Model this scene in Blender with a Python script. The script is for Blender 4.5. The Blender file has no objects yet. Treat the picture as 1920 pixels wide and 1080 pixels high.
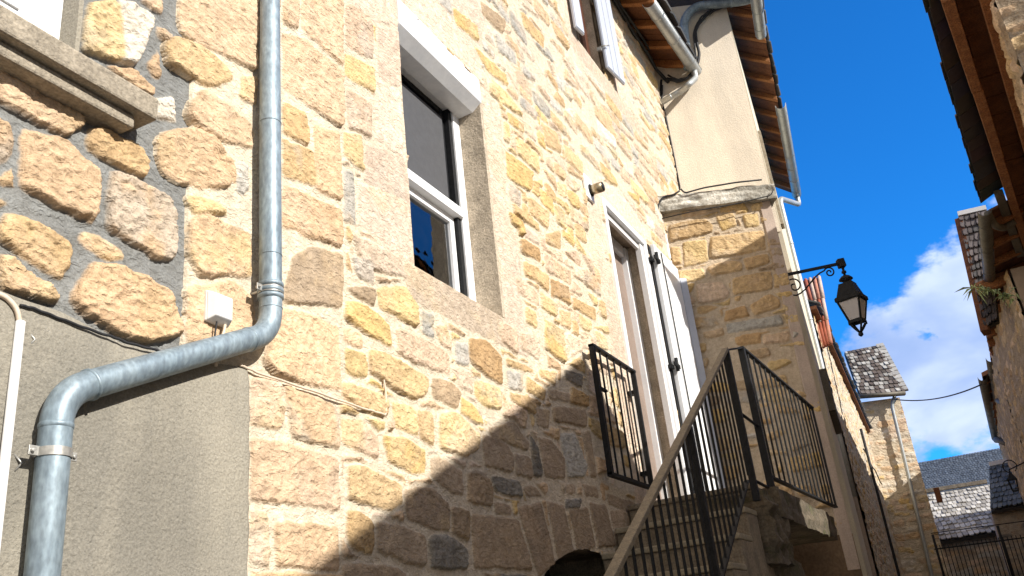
import bpy, bmesh, math, random
import numpy as np
from mathutils import Vector, Matrix
sc = bpy.context.scene
rad = math.radians
# ------------------------------------------------------------------ camera
F = 1664.0
_z = np.array([-460., -3990., F]); _z /= np.linalg.norm(_z)
_x = np.array([902., 590., F]); _x /= np.linalg.norm(_x); _x -= _z*(_x@_z); _x /= np.linalg.norm(_x)
_y = np.cross(_z, _x)
R = np.array([_x, _y, _z])                       # world = R @ (right, down, forward)
CAM = np.array([0., -2., 1.6])
cd = bpy.data.cameras.new("camera"); cam = bpy.data.objects.new("camera", cd); sc.collection.objects.link(cam)
M = Matrix.Identity(4)
for i in range(3):
    M[i][0] = R[i][0]; M[i][1] = -R[i][1]; M[i][2] = -R[i][2]; M[i][3] = CAM[i]
cam.matrix_world = M
cd.sensor_width = 36; cd.lens = F/1920*36; cd.clip_start = .05; cd.clip_end = 5000
sc.camera = cam
# ------------------------------------------------------------------ light
SUN = Vector((.20, 1.0, -.60)).normalized()      # direction of travel
sd = bpy.data.lights.new("sun", 'SUN'); sd.energy = 4.7; sd.angle = rad(.53); sd.color = (1, .955, .88)
so = bpy.data.objects.new("sun", sd); sc.collection.objects.link(so)
so.rotation_euler = SUN.to_track_quat('-Z', 'Y').to_euler()
W = bpy.data.worlds.new("World"); sc.world = W; W.use_nodes = True
wn, wl = W.node_tree.nodes, W.node_tree.links
bg = wn['Background']
sky = wn.new('ShaderNodeTexSky'); sky.sky_type = 'NISHITA'; sky.sun_disc = False
sky.sun_elevation = math.asin(-SUN.z); sky.sun_rotation = math.atan2(-SUN.x, -SUN.y)
sky.altitude = 600; sky.air_density = 1.0; sky.dust_density = .3; sky.ozone_density = 2.2
tint = wn.new('ShaderNodeMix'); tint.data_type = 'RGBA'; tint.blend_type = 'MULTIPLY'; tint.inputs[0].default_value = 1
tint.inputs[7].default_value = (.13, .98, 1.9, 1)
wl.new(sky.outputs[0], tint.inputs[6])
tc = wn.new('ShaderNodeTexCoord')
def wmath(op, a, b=None, c=None):
    n = wn.new('ShaderNodeMath'); n.operation = op
    for i, v in enumerate((a, b, c)):
        if v is None: continue
        if isinstance(v, (int, float)): n.inputs[i].default_value = v
        else: wl.new(v, n.inputs[i])
    return n.outputs[0]
def wdot(vec):
    n = wn.new('ShaderNodeVectorMath'); n.operation = 'DOT_PRODUCT'
    wl.new(tc.outputs['Generated'], n.inputs[0]); n.inputs[1].default_value = vec
    return n.outputs['Value']
def wnoise(scale, detail, rough, dist=0):
    mp = wn.new('ShaderNodeMapping'); mp.inputs['Scale'].default_value = (1, 1, 1.7)
    wl.new(tc.outputs['Generated'], mp.inputs[0])
    n = wn.new('ShaderNodeTexNoise'); n.inputs['Scale'].default_value = scale; n.inputs['Detail'].default_value = detail
    n.inputs['Roughness'].default_value = rough; n.inputs['Distortion'].default_value = dist
    wl.new(mp.outputs[0], n.inputs['Vector']); return n.outputs[0]
def wramp(val, a, b):
    n = wn.new('ShaderNodeMapRange'); n.interpolation_type = 'SMOOTHSTEP'
    wl.new(val, n.inputs[0]); n.inputs[1].default_value = a; n.inputs[2].default_value = b
    return n.outputs[0]
def pixdir(px, py):
    d = R@np.array([px-960, py-540, F]); return d/np.linalg.norm(d)
def blob(px, py, deg, soft):
    return wramp(wmath('ADD', wdot(tuple(pixdir(px, py))), wmath('MULTIPLY', wmath('SUBTRACT', wnoise(7, 6, .6), .5), .020)), math.cos(rad(deg+soft)), math.cos(rad(deg)))
c1 = wmath('MAXIMUM', blob(1850, 690, 3.8, .9), blob(1770, 735, 2.8, 2.2))
c1 = wmath('MAXIMUM', c1, blob(1960, 560, 5.2, 1.5))
c1 = wmath('MAXIMUM', c1, wmath('MULTIPLY', blob(1700, 875, .9, 1.2), .55))
south = wramp(wdot((-.45, -.80, .40)), .15, .55)      # unseen cloud bank behind the camera, added to whiten the light in shade
c2 = wmath('MULTIPLY', wmath('MULTIPLY', wramp(wnoise(2.2, 8, .58, .3), .34, .50), south), 1.0)
cl = wmath('MAXIMUM', c1, c2)
wcol = wn.new('ShaderNodeMix'); wcol.data_type = 'RGBA'; wcol.inputs[6].default_value = (4.6, 4.2, 3.9, 1); wcol.inputs[7].default_value = (7.2, 6.5, 5.7, 1)
wl.new(wnoise(5, 5, .5, .3), wcol.inputs[0])
ccol = wn.new('ShaderNodeMix'); ccol.data_type = 'RGBA'
ccol.inputs[6].default_value = (2.9, 4.1, 7.0, 1); ccol.inputs[7].default_value = (6.0, 7.0, 9.2, 1)
wl.new(wramp(wnoise(6, 5, .5, .3), .36, .66), ccol.inputs[0])
cm = wn.new('ShaderNodeMix'); cm.data_type = 'RGBA'
wl.new(c1, cm.inputs[0]); wl.new(tint.outputs[2], cm.inputs[6]); wl.new(ccol.outputs[2], cm.inputs[7])
cm2 = wn.new('ShaderNodeMix'); cm2.data_type = 'RGBA'; wl.new(c2, cm2.inputs[0]); wl.new(cm.outputs[2], cm2.inputs[6]); wl.new(wcol.outputs[2], cm2.inputs[7])
wl.new(cm2.outputs[2], bg.inputs[0]); bg.inputs[1].default_value = .09
sc.view_settings.view_transform = 'Standard'; sc.view_settings.look = 'None'
sc.view_settings.exposure = .6; sc.view_settings.gamma = 1
sc.cycles.max_bounces = 8; sc.cycles.diffuse_bounces = 5

# ------------------------------------------------------------------ helpers
def ray(px, py): return R@np.array([px-960., py-540., F])
def at(px, py, axis, val):
    d = ray(px, py); return CAM + d*(val-CAM[axis])/d[axis]
def atp(px, py, P0, n):
    d = ray(px, py); return CAM + d*(((np.array(P0)-CAM)@n)/(d@n))
def tag(o, label=None, cat=None, group=None, kind=None):
    if label: o['label'] = label
    if cat: o['category'] = cat
    if group: o['group'] = group
    if kind: o['kind'] = kind
    return o
def empty(name, loc, label, cat, group=None):
    o = bpy.data.objects.new(name, None); sc.collection.objects.link(o); o.location = loc; o.empty_display_size = .2
    return tag(o, label, cat, group)
def link(name, me, m, parent=None):
    o = bpy.data.objects.new(name, me); sc.collection.objects.link(o)
    if m: me.materials.append(m)
    if parent:
        o.parent = parent; base = Vector((0, 0, 0)); p = parent
        while p: base += p.location; p = p.parent
        if me.get('abs', 1):
            me.transform(Matrix.Translation(-base))
    return o
class MB:
    "collects shapes into one mesh"
    def __init__(s): s.v = []; s.f = []; s.c = []; s.sm = []
    def quadgrid(s, V, Fs, smooth=False, col=None):
        n = len(s.v); s.v += [tuple(v) for v in V]; s.f += [tuple(i+n for i in f) for f in Fs]; s.sm += [smooth]*len(Fs)
        s.c += [col]*len(Fs)
    def hexa(s, P, col=None):       # 8 points: bottom 4, top 4
        s.quadgrid(P, [(3, 2, 1, 0), (4, 5, 6, 7), (0, 1, 5, 4), (1, 2, 6, 5), (2, 3, 7, 6), (3, 0, 4, 7)], False, col)
    def box(s, x0, x1, y0, y1, z0, z1, col=None):
        s.hexa([(x0, y0, z0), (x1, y0, z0), (x1, y1, z0), (x0, y1, z0), (x0, y0, z1), (x1, y0, z1), (x1, y1, z1), (x0, y1, z1)], col)
    def frame_box(s, O, A, B, Cc, a0, a1, b0, b1, c0, c1, col=None):
        O, A, B, Cc = map(np.array, (O, A, B, Cc))
        P = [O+A*a+B*b+Cc*c for c in (c0, c1) for a, b in ((a0, b0), (a1, b0), (a1, b1), (a0, b1))]
        s.hexa(P, col)
    def bar(s, p, q, w, h, up=(0, 0, 1), col=None):
        p, q = np.array(p, float), np.array(q, float); d = q-p; L = np.linalg.norm(d); d /= L
        u = np.array(up, float); sx = np.cross(d, u)
        if np.linalg.norm(sx) < 1e-4: sx = np.cross(d, (1, 0, 0))
        sx /= np.linalg.norm(sx); u = np.cross(sx, d)
        s.frame_box(p, d, sx, u, 0, L, -w/2, w/2, -h/2, h/2, col)
    def tube(s, pts, r, n=14, cap=True, col=None):
        pts = [np.array(p, float) for p in pts]; k = len(pts)
        rr = r if isinstance(r, (list, tuple)) else [r]*k
        T = []
        for i in range(k):
            t = pts[min(i+1, k-1)]-pts[max(i-1, 0)]; T.append(t/np.linalg.norm(t))
        a = np.array((0, 0, 1.)) if abs(T[0][2]) < .9 else np.array((1., 0, 0))
        u = np.cross(T[0], a); u /= np.linalg.norm(u)
        V = []
        for i in range(k):
            u = u-T[i]*(u@T[i]); u /= np.linalg.norm(u); w = np.cross(T[i], u)
            for j in range(n):
                t = 2*math.pi*j/n; V.append(pts[i]+(u*math.cos(t)+w*math.sin(t))*rr[i])
        Fs = [(i*n+j, i*n+(j+1) % n, (i+1)*n+(j+1) % n, (i+1)*n+j) for i in range(k-1) for j in range(n)]
        if cap: Fs += [tuple(range(n))[::-1], tuple((k-1)*n+j for j in range(n))]
        s.quadgrid(V, Fs, True, col)
    def build(s, name, m, parent=None, bevel=0, sub=0):
        me = bpy.data.meshes.new(name); me.from_pydata(s.v, [], s.f)
        for p, sm in zip(me.polygons, s.sm): p.use_smooth = sm
        if any(c is not None for c in s.c):
            at_ = me.color_attributes.new("Col", 'FLOAT_COLOR', 'CORNER')
            for p, c in zip(me.polygons, s.c):
                c = c or (.5, .5, .5)
                for li in p.loop_indices: at_.data[li].color = (*c, 1)
        bm = bmesh.new(); bm.from_mesh(me); bmesh.ops.recalc_face_normals(bm, faces=bm.faces); bm.to_mesh(me); bm.free()
        o = link(name, me, m, parent)
        if bevel:
            b = o.modifiers.new("bevel", 'BEVEL'); b.width = bevel; b.segments = 2; b.limit_method = 'ANGLE'; b.angle_limit = rad(50)
        return o
def bend(pts, r=.06, n=6):
    "round the corners of a polyline"
    pts = [np.array(p, float) for p in pts]; out = [pts[0]]
    for i in range(1, len(pts)-1):
        a, b, c = pts[i-1], pts[i], pts[i+1]
        d1 = (a-b); l1 = np.linalg.norm(d1); d2 = (c-b); l2 = np.linalg.norm(d2)
        rr = min(r, l1*.45, l2*.45); p = b+d1/l1*rr; q = b+d2/l2*rr
        for k in range(n+1):
            t = k/n; out.append(p*(1-t)**2+b*2*t*(1-t)+q*t*t)
    out.append(pts[-1]); return out

# ------------------------------------------------------------------ noise
_tab = {}
def vnoise(u, v, s, seed):
    if seed not in _tab: _tab[seed] = np.random.RandomState(seed).rand(256, 256)
    T = _tab[seed]; a = u*s+seed*7.3; b = v*s+seed*3.1
    i = np.floor(a).astype(int); j = np.floor(b).astype(int); fa = a-i; fb = b-j
    fa = fa*fa*(3-2*fa); fb = fb*fb*(3-2*fb); i &= 255; j &= 255; i1 = (i+1) & 255; j1 = (j+1) & 255
    return ((T[i, j]*(1-fa)+T[i1, j]*fa)*(1-fb)+(T[i, j1]*(1-fa)+T[i1, j1]*fa)*fb)*2-1
def fbm(u, v, s, seed, o=4, g=.5):
    r = 0; a = 1; t = 0
    for k in range(o):
        r = r+a*vnoise(u+.37*k, v-.21*k, s*2**k, seed+k); t += a; a *= g
    return r/t
# ------------------------------------------------------------------ materials
def new_mat(name):
    m = bpy.data.materials.new(name); m.use_nodes = True; nt = m.node_tree
    return m, nt.nodes, nt.links, nt.nodes['Principled BSDF']
def N(nodes, links, typ, **kw):
    n = nodes.new(typ)
    for k, v in kw.items():
        k2 = k.replace('_', ' ')
        if hasattr(n, k) and k not in ('Scale',): setattr(n, k, v)
        else:
            if hasattr(v, 'links') or isinstance(v, bpy.types.NodeSocket): links.new(v, n.inputs[k2])
            else: n.inputs[k2].default_value = v
    return n
def surf(name, color, rough=.85, var=.12, vscale=6, bump=.3, bscale=80, bdist=.004, metal=0, attr=False, coarse=None, color2=None, spec=.35, stretch=None, facets=False, stain=0, stain_scale=1.3):
    m, nd, lk, b = new_mat(name)
    tc = nd.new('ShaderNodeTexCoord'); src = tc.outputs['Object']
    if stretch:
        mp = nd.new('ShaderNodeMapping'); mp.inputs['Scale'].default_value = stretch; lk.new(src, mp.inputs[0]); src = mp.outputs[0]
    n1 = nd.new('ShaderNodeTexNoise'); lk.new(src, n1.inputs['Vector']); n1.inputs['Scale'].default_value = vscale; n1.inputs['Detail'].default_value = 7; n1.inputs['Roughness'].default_value = .62
    mr = nd.new('ShaderNodeMapRange'); lk.new(n1.outputs[0], mr.inputs[0]); mr.inputs[1].default_value = .28; mr.inputs[2].default_value = .72
    mx = nd.new('ShaderNodeMix'); mx.data_type = 'RGBA'
    if attr:
        ca = nd.new('ShaderNodeVertexColor'); ca.layer_name = "Col"
        mx.blend_type = 'MULTIPLY'; mx.inputs[0].default_value = 1
        lk.new(ca.outputs[0], mx.inputs[6])
        cr = nd.new('ShaderNodeMix'); cr.data_type = 'RGBA'; lk.new(mr.outputs[0], cr.inputs[0])
        cr.inputs[6].default_value = (1-var*1.25, 1-var*1.4, 1-var*1.6, 1); cr.inputs[7].default_value = (1+var*.8, 1+var*.8, 1+var*.75, 1)
        lk.new(cr.outputs[2], mx.inputs[7])
    else:
        c2 = color2 or tuple(min(1, c*(1+var)) for c in color); c1_ = tuple(c*(1-var) for c in color)
        if color2: c1_ = color
        lk.new(mr.outputs[0], mx.inputs[0]); mx.inputs[6].default_value = (*c1_, 1); mx.inputs[7].default_value = (*c2, 1)
    out = mx.outputs[2]
    # fine speckle
    n3 = nd.new('ShaderNodeTexNoise'); lk.new(src, n3.inputs['Vector']); n3.inputs['Scale'].default_value = bscale*1.4; n3.inputs['Detail'].default_value = 3
    m3 = nd.new('ShaderNodeMix'); m3.data_type = 'RGBA'; m3.blend_type = 'MULTIPLY'; m3.inputs[0].default_value = 1
    r3 = nd.new('ShaderNodeMapRange'); lk.new(n3.outputs[0], r3.inputs[0]); r3.inputs[1].default_value = .3; r3.inputs[2].default_value = .7
    r3.inputs[3].default_value = 1-var*1.1; r3.inputs[4].default_value = 1+var*.5
    lk.new(out, m3.inputs[6]); lk.new(r3.outputs[0], m3.inputs[7]); out = m3.outputs[2]
    if stain:      # run-off streaks and damp patches
        ms = nd.new('ShaderNodeMapping'); ms.inputs['Scale'].default_value = (1, 1, .28); lk.new(tc.outputs['Object'], ms.inputs[0])
        ns = nd.new('ShaderNodeTexNoise'); lk.new(ms.outputs[0], ns.inputs['Vector']); ns.inputs['Scale'].default_value = stain_scale*2.2; ns.inputs['Detail'].default_value = 8; ns.inputs['Roughness'].default_value = .6; ns.inputs['Distortion'].default_value = .4
        rs = nd.new('ShaderNodeMapRange'); rs.interpolation_type = 'SMOOTHSTEP'; lk.new(ns.outputs[0], rs.inputs[0]); rs.inputs[1].default_value = .35; rs.inputs[2].default_value = .66
        mm = nd.new('ShaderNodeMix'); mm.data_type = 'RGBA'; lk.new(rs.outputs[0], mm.inputs[0]); mm.inputs[6].default_value = (1-stain, 1-stain*.97, 1-stain*.9, 1); mm.inputs[7].default_value = (1+stain*.5, 1+stain*.45, 1+stain*.38, 1)
        mu = nd.new('ShaderNodeMix'); mu.data_type = 'RGBA'; mu.blend_type = 'MULTIPLY'; mu.inputs[0].default_value = 1; lk.new(out, mu.inputs[6]); lk.new(mm.outputs[2], mu.inputs[7]); out = mu.outputs[2]
    lk.new(out, b.inputs['Base Color'])
    b.inputs['Roughness'].default_value = rough; b.inputs['Metallic'].default_value = metal; b.inputs['Specular IOR Level'].default_value = spec
    if bump:
        n2 = nd.new('ShaderNodeTexNoise'); lk.new(src, n2.inputs['Vector']); n2.inputs['Scale'].default_value = bscale; n2.inputs['Detail'].default_value = 6; n2.inputs['Roughness'].default_value = .65
        bp = nd.new('ShaderNodeBump'); bp.inputs['Strength'].default_value = bump; bp.inputs['Distance'].default_value = min(bdist, .55/bscale)
        lk.new(n2.outputs[0], bp.inputs['Height'])
        last = bp
        if coarse:
            if facets:
                nw = nd.new('ShaderNodeTexNoise'); lk.new(src, nw.inputs['Vector']); nw.inputs['Scale'].default_value = coarse*.6; nw.inputs['Detail'].default_value = 4
                va = nd.new('ShaderNodeVectorMath'); va.operation = 'MULTIPLY_ADD'; lk.new(nw.outputs['Color'], va.inputs[0]); va.inputs[1].default_value = (2.2/coarse,)*3; lk.new(src, va.inputs[2])
                mp4 = nd.new('ShaderNodeMapping'); mp4.inputs['Scale'].default_value = (.7, .7, 1.5); mp4.inputs['Rotation'].default_value = (.3, .5, .2); lk.new(va.outputs[0], mp4.inputs[0])
                n4 = nd.new('ShaderNodeTexVoronoi'); lk.new(mp4.outputs[0], n4.inputs['Vector']); n4.inputs['Scale'].default_value = coarse; n4.inputs['Detail'].default_value = 1.5
            else:
                n4 = nd.new('ShaderNodeTexNoise'); lk.new(src, n4.inputs['Vector']); n4.inputs['Scale'].default_value = coarse; n4.inputs['Detail'].default_value = 4; n4.inputs['Distortion'].default_value = .6
            b2 = nd.new('ShaderNodeBump'); b2.inputs['Strength'].default_value = bump; b2.inputs['Distance'].default_value = min(bdist*4, (.24 if facets else .22)/coarse)
            lk.new(n4.outputs[0], b2.inputs['Height']); lk.new(bp.outputs[0], b2.inputs['Normal']); last = b2
        lk.new(last.outputs[0], b.inputs['Normal'])
    return m
M_STONE = surf("stone_masonry", (1, 1, 1), .93, .19, 22, .85, 120, .006, attr=True, coarse=38, spec=.2, facets=True, stain=.07, stain_scale=.8)
M_FAR = surf("far_masonry", (1, 1, 1), .93, .2, 7, .9, 40, .012, attr=True, coarse=12, spec=.2, facets=True)
M_DRESS = surf("dressed_stone_reveal", (.50, .42, .32), .92, .3, 9, .8, 70, .006, coarse=30, spec=.2)
M_SILL = surf("weathered_concrete", (.36, .31, .24), .95, .28, 14, 1, 70, .008, coarse=30, spec=.2)
M_CREPI = surf("grey_roughcast", (.275, .252, .205), .95, .2, 2.2, 1, 95, .009, coarse=60, spec=.2, color2=(.35, .322, .265), stain=.24)
M_REND = surf("beige_roughcast", (.60, .525, .42), .95, .10, 1.3, .8, 55, .008, coarse=60, color2=(.71, .625, .50), spec=.2, stain=.13, stain_scale=1)
M_REND2 = surf("cream_render", (.66, .60, .47), .9, .08, 3, .3, 60, .003, stain=.12)
M_PINK = surf("pinkish_render_band", (.50, .40, .33), .92, .14, 4, .6, 60, .004, stain=.15)
M_BROWNP = surf("brown_plaster", (.17, .115, .07), .95, .25, 2.5, .6, 30, .006, coarse=8)
M_WHITE = surf("white_painted_metal", (.84, .85, .86), .35, .04, 5, .05, 40, .001, spec=.5, stain=.06, stain_scale=5)
M_WHITED = surf("white_plastic", (.72, .71, .70), .45, .05, 12, .08, 40, .001)
M_SHUT = surf("light_grey_blue_shutter", (.46, .49, .56), .45, .05, 5, .05, 40, .001)
M_ZINC = surf("weathered_zinc", (.20, .265, .315),   .5, .26, 10, .3, 60, .0015, metal=.35, coarse=7, color2=(.33, .405, .455), spec=.5, stretch=(1, 1, .45), stain=.22, stain_scale=9)
M_ZINCN = surf("grey_zinc_gutter", (.36, .38, .38), .45, .2, 9, .2, 50, .002, metal=.5, color2=(.50, .52, .52), spec=.5)
M_ZINCD = surf("dark_old_gutter", (.10, .088, .07), .6, .3, 9, .4, 50, .002, metal=.3, color2=(.17, .15, .12))
M_BLACK = surf("black_painted_iron", (.014, .015, .017), .6, .4, 30, .4, 120, .001, spec=.22)
M_RAIL = surf("weathered_handrail", (.20, .165, .115), .7, .3, 30, .5, 120, .001)
M_CABLE = surf("black_cable", (.02, .02, .022), .6, .2, 30, 0)
M_CABW = surf("cream_cable", (.66, .54, .42), .5, .1, 30, 0)
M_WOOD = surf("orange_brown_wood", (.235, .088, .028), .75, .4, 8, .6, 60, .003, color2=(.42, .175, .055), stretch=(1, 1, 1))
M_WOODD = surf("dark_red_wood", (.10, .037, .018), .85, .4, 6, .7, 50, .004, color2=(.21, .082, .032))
M_WOODB = surf("beam_wood", (.20, .072, .025), .8, .5, 10, 1, 50, .006, color2=(.37, .155, .055), coarse=18)
M_SLATE = surf("dark_slate", (1, 1, 1), .7, .2, 12, .6, 60, .003, attr=True)
M_CONC = surf("stair_stone", (.20, .165, .12), .93, .3, 8, .8, 60, .006, coarse=20, color2=(.30, .25, .185), stain=.25, stain_scale=4)
M_NOSE = surf("worn_step_edge", (.30, .26, .19), .9, .2, 14, .6, 60, .004)
M_LEDGE = surf("ledge_stone", (1, 1, 1), .93, .3, 18, 1, 50, .008, attr=True, coarse=14)
M_BRONZE = surf("brass_cylinder", (.42, .34, .22), .35, .2, 20, .1, 60, .001, metal=.8, spec=.5)
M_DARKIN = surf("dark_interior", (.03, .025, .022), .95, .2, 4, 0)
M_BROWNW = surf("brown_window_wood", (.10, .035, .018), .5, .3, 10, .2, 40, .002)
M_INPINK = surf("pinkish_door_panel", (.25, .19, .155), .55, .12, 6, .1, 40, .001)
M_GROUND = surf("paved_street", (.22, .20, .17), .95, .25, 3, .7, 20, .01)
M_PLANT = surf("green_leaves", (.22, .30, .10), .6, .35, 20, 0, color2=(.50, .56, .30))
M_CURT = surf("sheer_curtain", (.62, .64, .62), .9, .1, 10, 0)
M_METALB = surf("grey_metal_clip", (.45, .44, .41), .45, .2, 30, .1, 60, .001, metal=.6)
M_LAMPG, nd_, lk_, b_ = new_mat("frosted_lamp_pane")
b_.inputs['Base Color'].default_value = (.56, .53, .52, 1); b_.inputs['Roughness'].default_value = .5; b_.inputs['Transmission Weight'].default_value = .25
M_GLASS, nd_, lk_, b_ = new_mat("window_glass")
tr_ = nd_.new('ShaderNodeBsdfTransparent'); tr_.inputs[0].default_value = (.50, .53, .54, 1)
gl_ = nd_.new('ShaderNodeBsdfGlossy'); gl_.inputs['Roughness'].default_value = .02; gl_.inputs['Color'].default_value = (.95, .97, 1, 1)
gn_ = nd_.new('ShaderNodeTexNoise'); gn_.inputs['Scale'].default_value = 3; gb_ = nd_.new('ShaderNodeBump'); gb_.inputs['Distance'].default_value = .006; gb_.inputs['Strength'].default_value = .5
lk_.new(gn_.outputs[0], gb_.inputs['Height']); lk_.new(gb_.outputs[0], gl_.inputs['Normal'])
fr_ = nd_.new('ShaderNodeFresnel'); fr_.inputs[0].default_value = 1.9; mg_ = nd_.new('ShaderNodeMixShader')
lk_.new(fr_.outputs[0], mg_.inputs[0]); lk_.new(tr_.outputs[0], mg_.inputs[1]); lk_.new(gl_.outputs[0], mg_.inputs[2]); lk_.new(mg_.outputs[0], nd_['Material Output'].inputs[0])
M_SCREEN = surf("fly_screen_mesh", (.075, .076, .082), .75, .1, 30, .2, 400, .001)

# ------------------------------------------------------------------ masonry sheets
PAL = dict(p=[(.62, .475, .35), (.59, .445, .325), (.65, .52, .40)], y=[(.61, .455, .235), (.64, .485, .27), (.60, .425, .19)],
           o=[(.56, .40, .22), (.59, .43, .25), (.53, .37, .20)], b=[(.40, .30, .20), (.44, .33, .22), (.37, .28, .19)],
           r=[(.47, .31, .16), (.44, .29, .15)], g=[(.47, .445, .40), (.52, .49, .44), (.43, .41, .37)], d=[(.20, .185, .165), (.25, .23, .20)],
           t=[(.61, .44, .285), (.64, .47, .315), (.58, .41, .26)], w=[(.66, .60, .51), (.62, .56, .48)], s=[(.64, .515, .41), (.67, .55, .445)],
           k=[(.39, .30, .215), (.43, .335, .24)], q=[(.50, .41, .32)])
def soft_sdf(poly, U_, V_, k=120.):
    P = np.array(poly, float); a = 0
    for i in range(len(P)):
        x0, y0 = P[i]; x1, y1 = P[(i+1) % len(P)]; a += x0*y1-x1*y0
    if a < 0: P = P[::-1]
    acc = 0
    for i in range(len(P)):
        x0, y0 = P[i]; x1, y1 = P[(i+1) % len(P)]; L = math.hypot(x1-x0, y1-y0)
        if L < 1e-5: continue
        d = (-(y1-y0)*(U_-x0)+(x1-x0)*(V_-y0))/L
        acc = acc+np.exp(np.clip(-k*d, -60, 60))
    return -np.log(acc+1e-20)/k+.006
def sstep(x): x = np.clip(x, 0, 1); return x*x*(3-2*x)
def spacing(a, b, fn, knots=()):
    xs = [a]
    while xs[-1] < b: xs.append(xs[-1]+fn(xs[-1]))
    xs[-1] = b
    xs = np.array(xs)
    for k in knots:
        if a < k < b: xs[np.argmin(abs(xs-k))] = k
    return xs
def layout(u0, u1, v0, v1, rng, hr=(.10, .19), wr=(.12, .36), gap=.022, pal='ppyogbt', jit=.014, tilt=0):
    out = []; v = v0; ph = rng.rand()*6
    while v < v1:
        h = rng.uniform(*hr); u = u0-rng.rand()*wr[0]
        while u < u1:
            w = rng.uniform(*wr)*(1.25 if h > np.mean(hr) else 1)
            c = pal[rng.randint(len(pal))]
            def quad(ua, ub, va, vb):
                wob = lambda uu: .018*math.sin(uu*3.1+ph)+tilt*(uu-u0)
                j = lambda: rng.uniform(-jit, jit)
                cc = [rng.uniform(.1, .34) for _ in range(4)]
                W_, H_ = ub-ua, vb-va; m = min(W_, H_)
                pts = [(ua+cc[0]*m*.8, va), (ub-cc[1]*m*.8, va), (ub, va+cc[1]*m*.6), (ub, vb-cc[2]*m*.6), (ub-cc[2]*m*.8, vb), (ua+cc[3]*m*.8, vb), (ua, vb-cc[3]*m*.6), (ua, va+cc[0]*m*.6)]
                return [(x+j(), y+j()+wob(x)) for x, y in pts]
            g = gap*rng.uniform(.7, 1.5)
            if h > hr[0]+.6*(hr[1]-hr[0]) and rng.rand() < .28:
                s = rng.uniform(.35, .65)
                out.append((quad(u+g/2, u+w-g/2, v+g/2, v+h*s-g/2), c, 1)); out.append((quad(u+g/2, u+w-g/2, v+h*s+g/2, v+h-g/2), pal[rng.randint(len(pal))], 1))
            else: out.append((quad(u+g/2, u+w-g/2, v+g/2, v+h-g/2), c, 1))
            u += w
        v += h; ph += rng.uniform(.5, 1.5)
    return out
def sheet(name, parent, O, U, Nn, us, vs, traced, auto, holes=(), mortar=(.60, .50, .37), Hs=.014, rel=.008, edge=.022, warp=.010, wscale=9, seed=1, mat=None, base_off=0, mnoise=.003, k=120., mvar=.08, hole_fn=None, fine=.006, crisp=.0042, left_edge=None, grow=0.):
    O = np.array(O, float); U = np.array(U, float); Nn = np.array(Nn, float)
    UU, VV = np.meshgrid(us, vs, indexing='ij')
    wu = UU+warp*fbm(UU, VV, wscale, seed, 4, .6)+fine*fbm(UU, VV, 38, seed+70, 3, .6); wv = VV+warp*fbm(UU, VV, wscale, seed+9, 4, .6)+fine*fbm(UU, VV, 38, seed+80, 3, .6)
    mn = fbm(UU, VV, 14, seed+20, 4, .55)
    H = mnoise*mn; C = np.empty(UU.shape+(3,)); C[:] = mortar; C *= (1+mvar*mn)[..., None]
    S = np.full(UU.shape, -1.)
    rock = fbm(UU, VV*1.5, 9, seed+30, 5, .6); ridg = 1-2*abs(fbm(UU+.3*VV, VV, 13, seed+40, 4, .6))
    crk = (1-2*abs(fbm(UU*.8+VV*.5, VV*1.3-UU*.3, 30, seed+90, 4, .65)))*crisp; crk = crk+crisp*.8*fbm(UU, VV, 75, seed+95, 2)
    tone = fbm(UU, VV, 6, seed+50, 4, .6); tone2 = fbm(UU, VV, 26, seed+60, 3, .6)
    rng = np.random.RandomState(seed)
    for stage, lst in ((0, traced), (1, auto)):
        S1 = S.copy()
        for it in lst:
            poly, c, hs = it[:3]
            px = [p[0] for p in poly]; py = [p[1] for p in poly]; m = .04
            i0, i1 = np.searchsorted(us, min(px)-m), np.searchsorted(us, max(px)+m)
            j0, j1 = np.searchsorted(vs, min(py)-m), np.searchsorted(vs, max(py)+m)
            if i1-i0 < 2 or j1-j0 < 2: continue
            sl = (slice(i0, i1), slice(j0, j1))
            d = soft_sdf(poly, wu[sl], wv[sl], k)+grow
            if stage: d = np.minimum(d, -S1[sl]-.016)
            if d.max() < .008: continue
            col = np.array(PAL[c][rng.randint(len(PAL[c]))])*rng.uniform(.88, 1.08)
            mix = rng.uniform(.15, .6) if c in 'pytog' else rng.uniform(0, .3)
            alt = np.array(PAL['ypgto'[rng.randint(5)]][0])
            tx, ty = rng.uniform(-1, 1), rng.uniform(-1, 1)
            e = edge*rng.uniform(.6, 1.3); t = sstep(d/e); cu, cv = np.mean(px), np.mean(py)
            smooth_ = .25 if c in 'skq' else 1
            hh = Hs*hs*rng.uniform(.6, 1.25)*t + t*smooth_*(rel*hs*(rock[sl]*.9+ridg[sl]*.55) + (tx*(UU[sl]-cu)+ty*(VV[sl]-cv))*.06*hs+crk[sl]*smooth_)
            H[sl] = np.where(d > -.01, np.maximum(H[sl]*(1-t)+hh, H[sl]*(t < 1e-3)+hh*(t >= 1e-3)), H[sl])
            mt = sstep((tone[sl]+.15)*2.2)[..., None]*mix
            cc = (col*(1-mt)+alt*mt)*(1+.16*tone2[sl]+.10*rock[sl]+.085*crk[sl]/max(crisp, 1e-6))[..., None]
            a = sstep((d+.001)/.007)[..., None]
            C[sl] = C[sl]*(1-a)+cc*a
            S[sl] = np.maximum(S[sl], d)
    H = np.maximum(H, -.0025)+base_off
    if left_edge is not None: H = np.where((UU < left_edge+.012*fbm(UU*0, VV, 9, 5)) & (S < -.001), -.04, H)
    if left_edge is not None: H = np.where((UU < 2.15) & (VV < 2.54), -.04, H)
    P = O+UU[..., None]*U+VV[..., None]*np.array([0, 0, 1.])+H[..., None]*Nn
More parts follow.
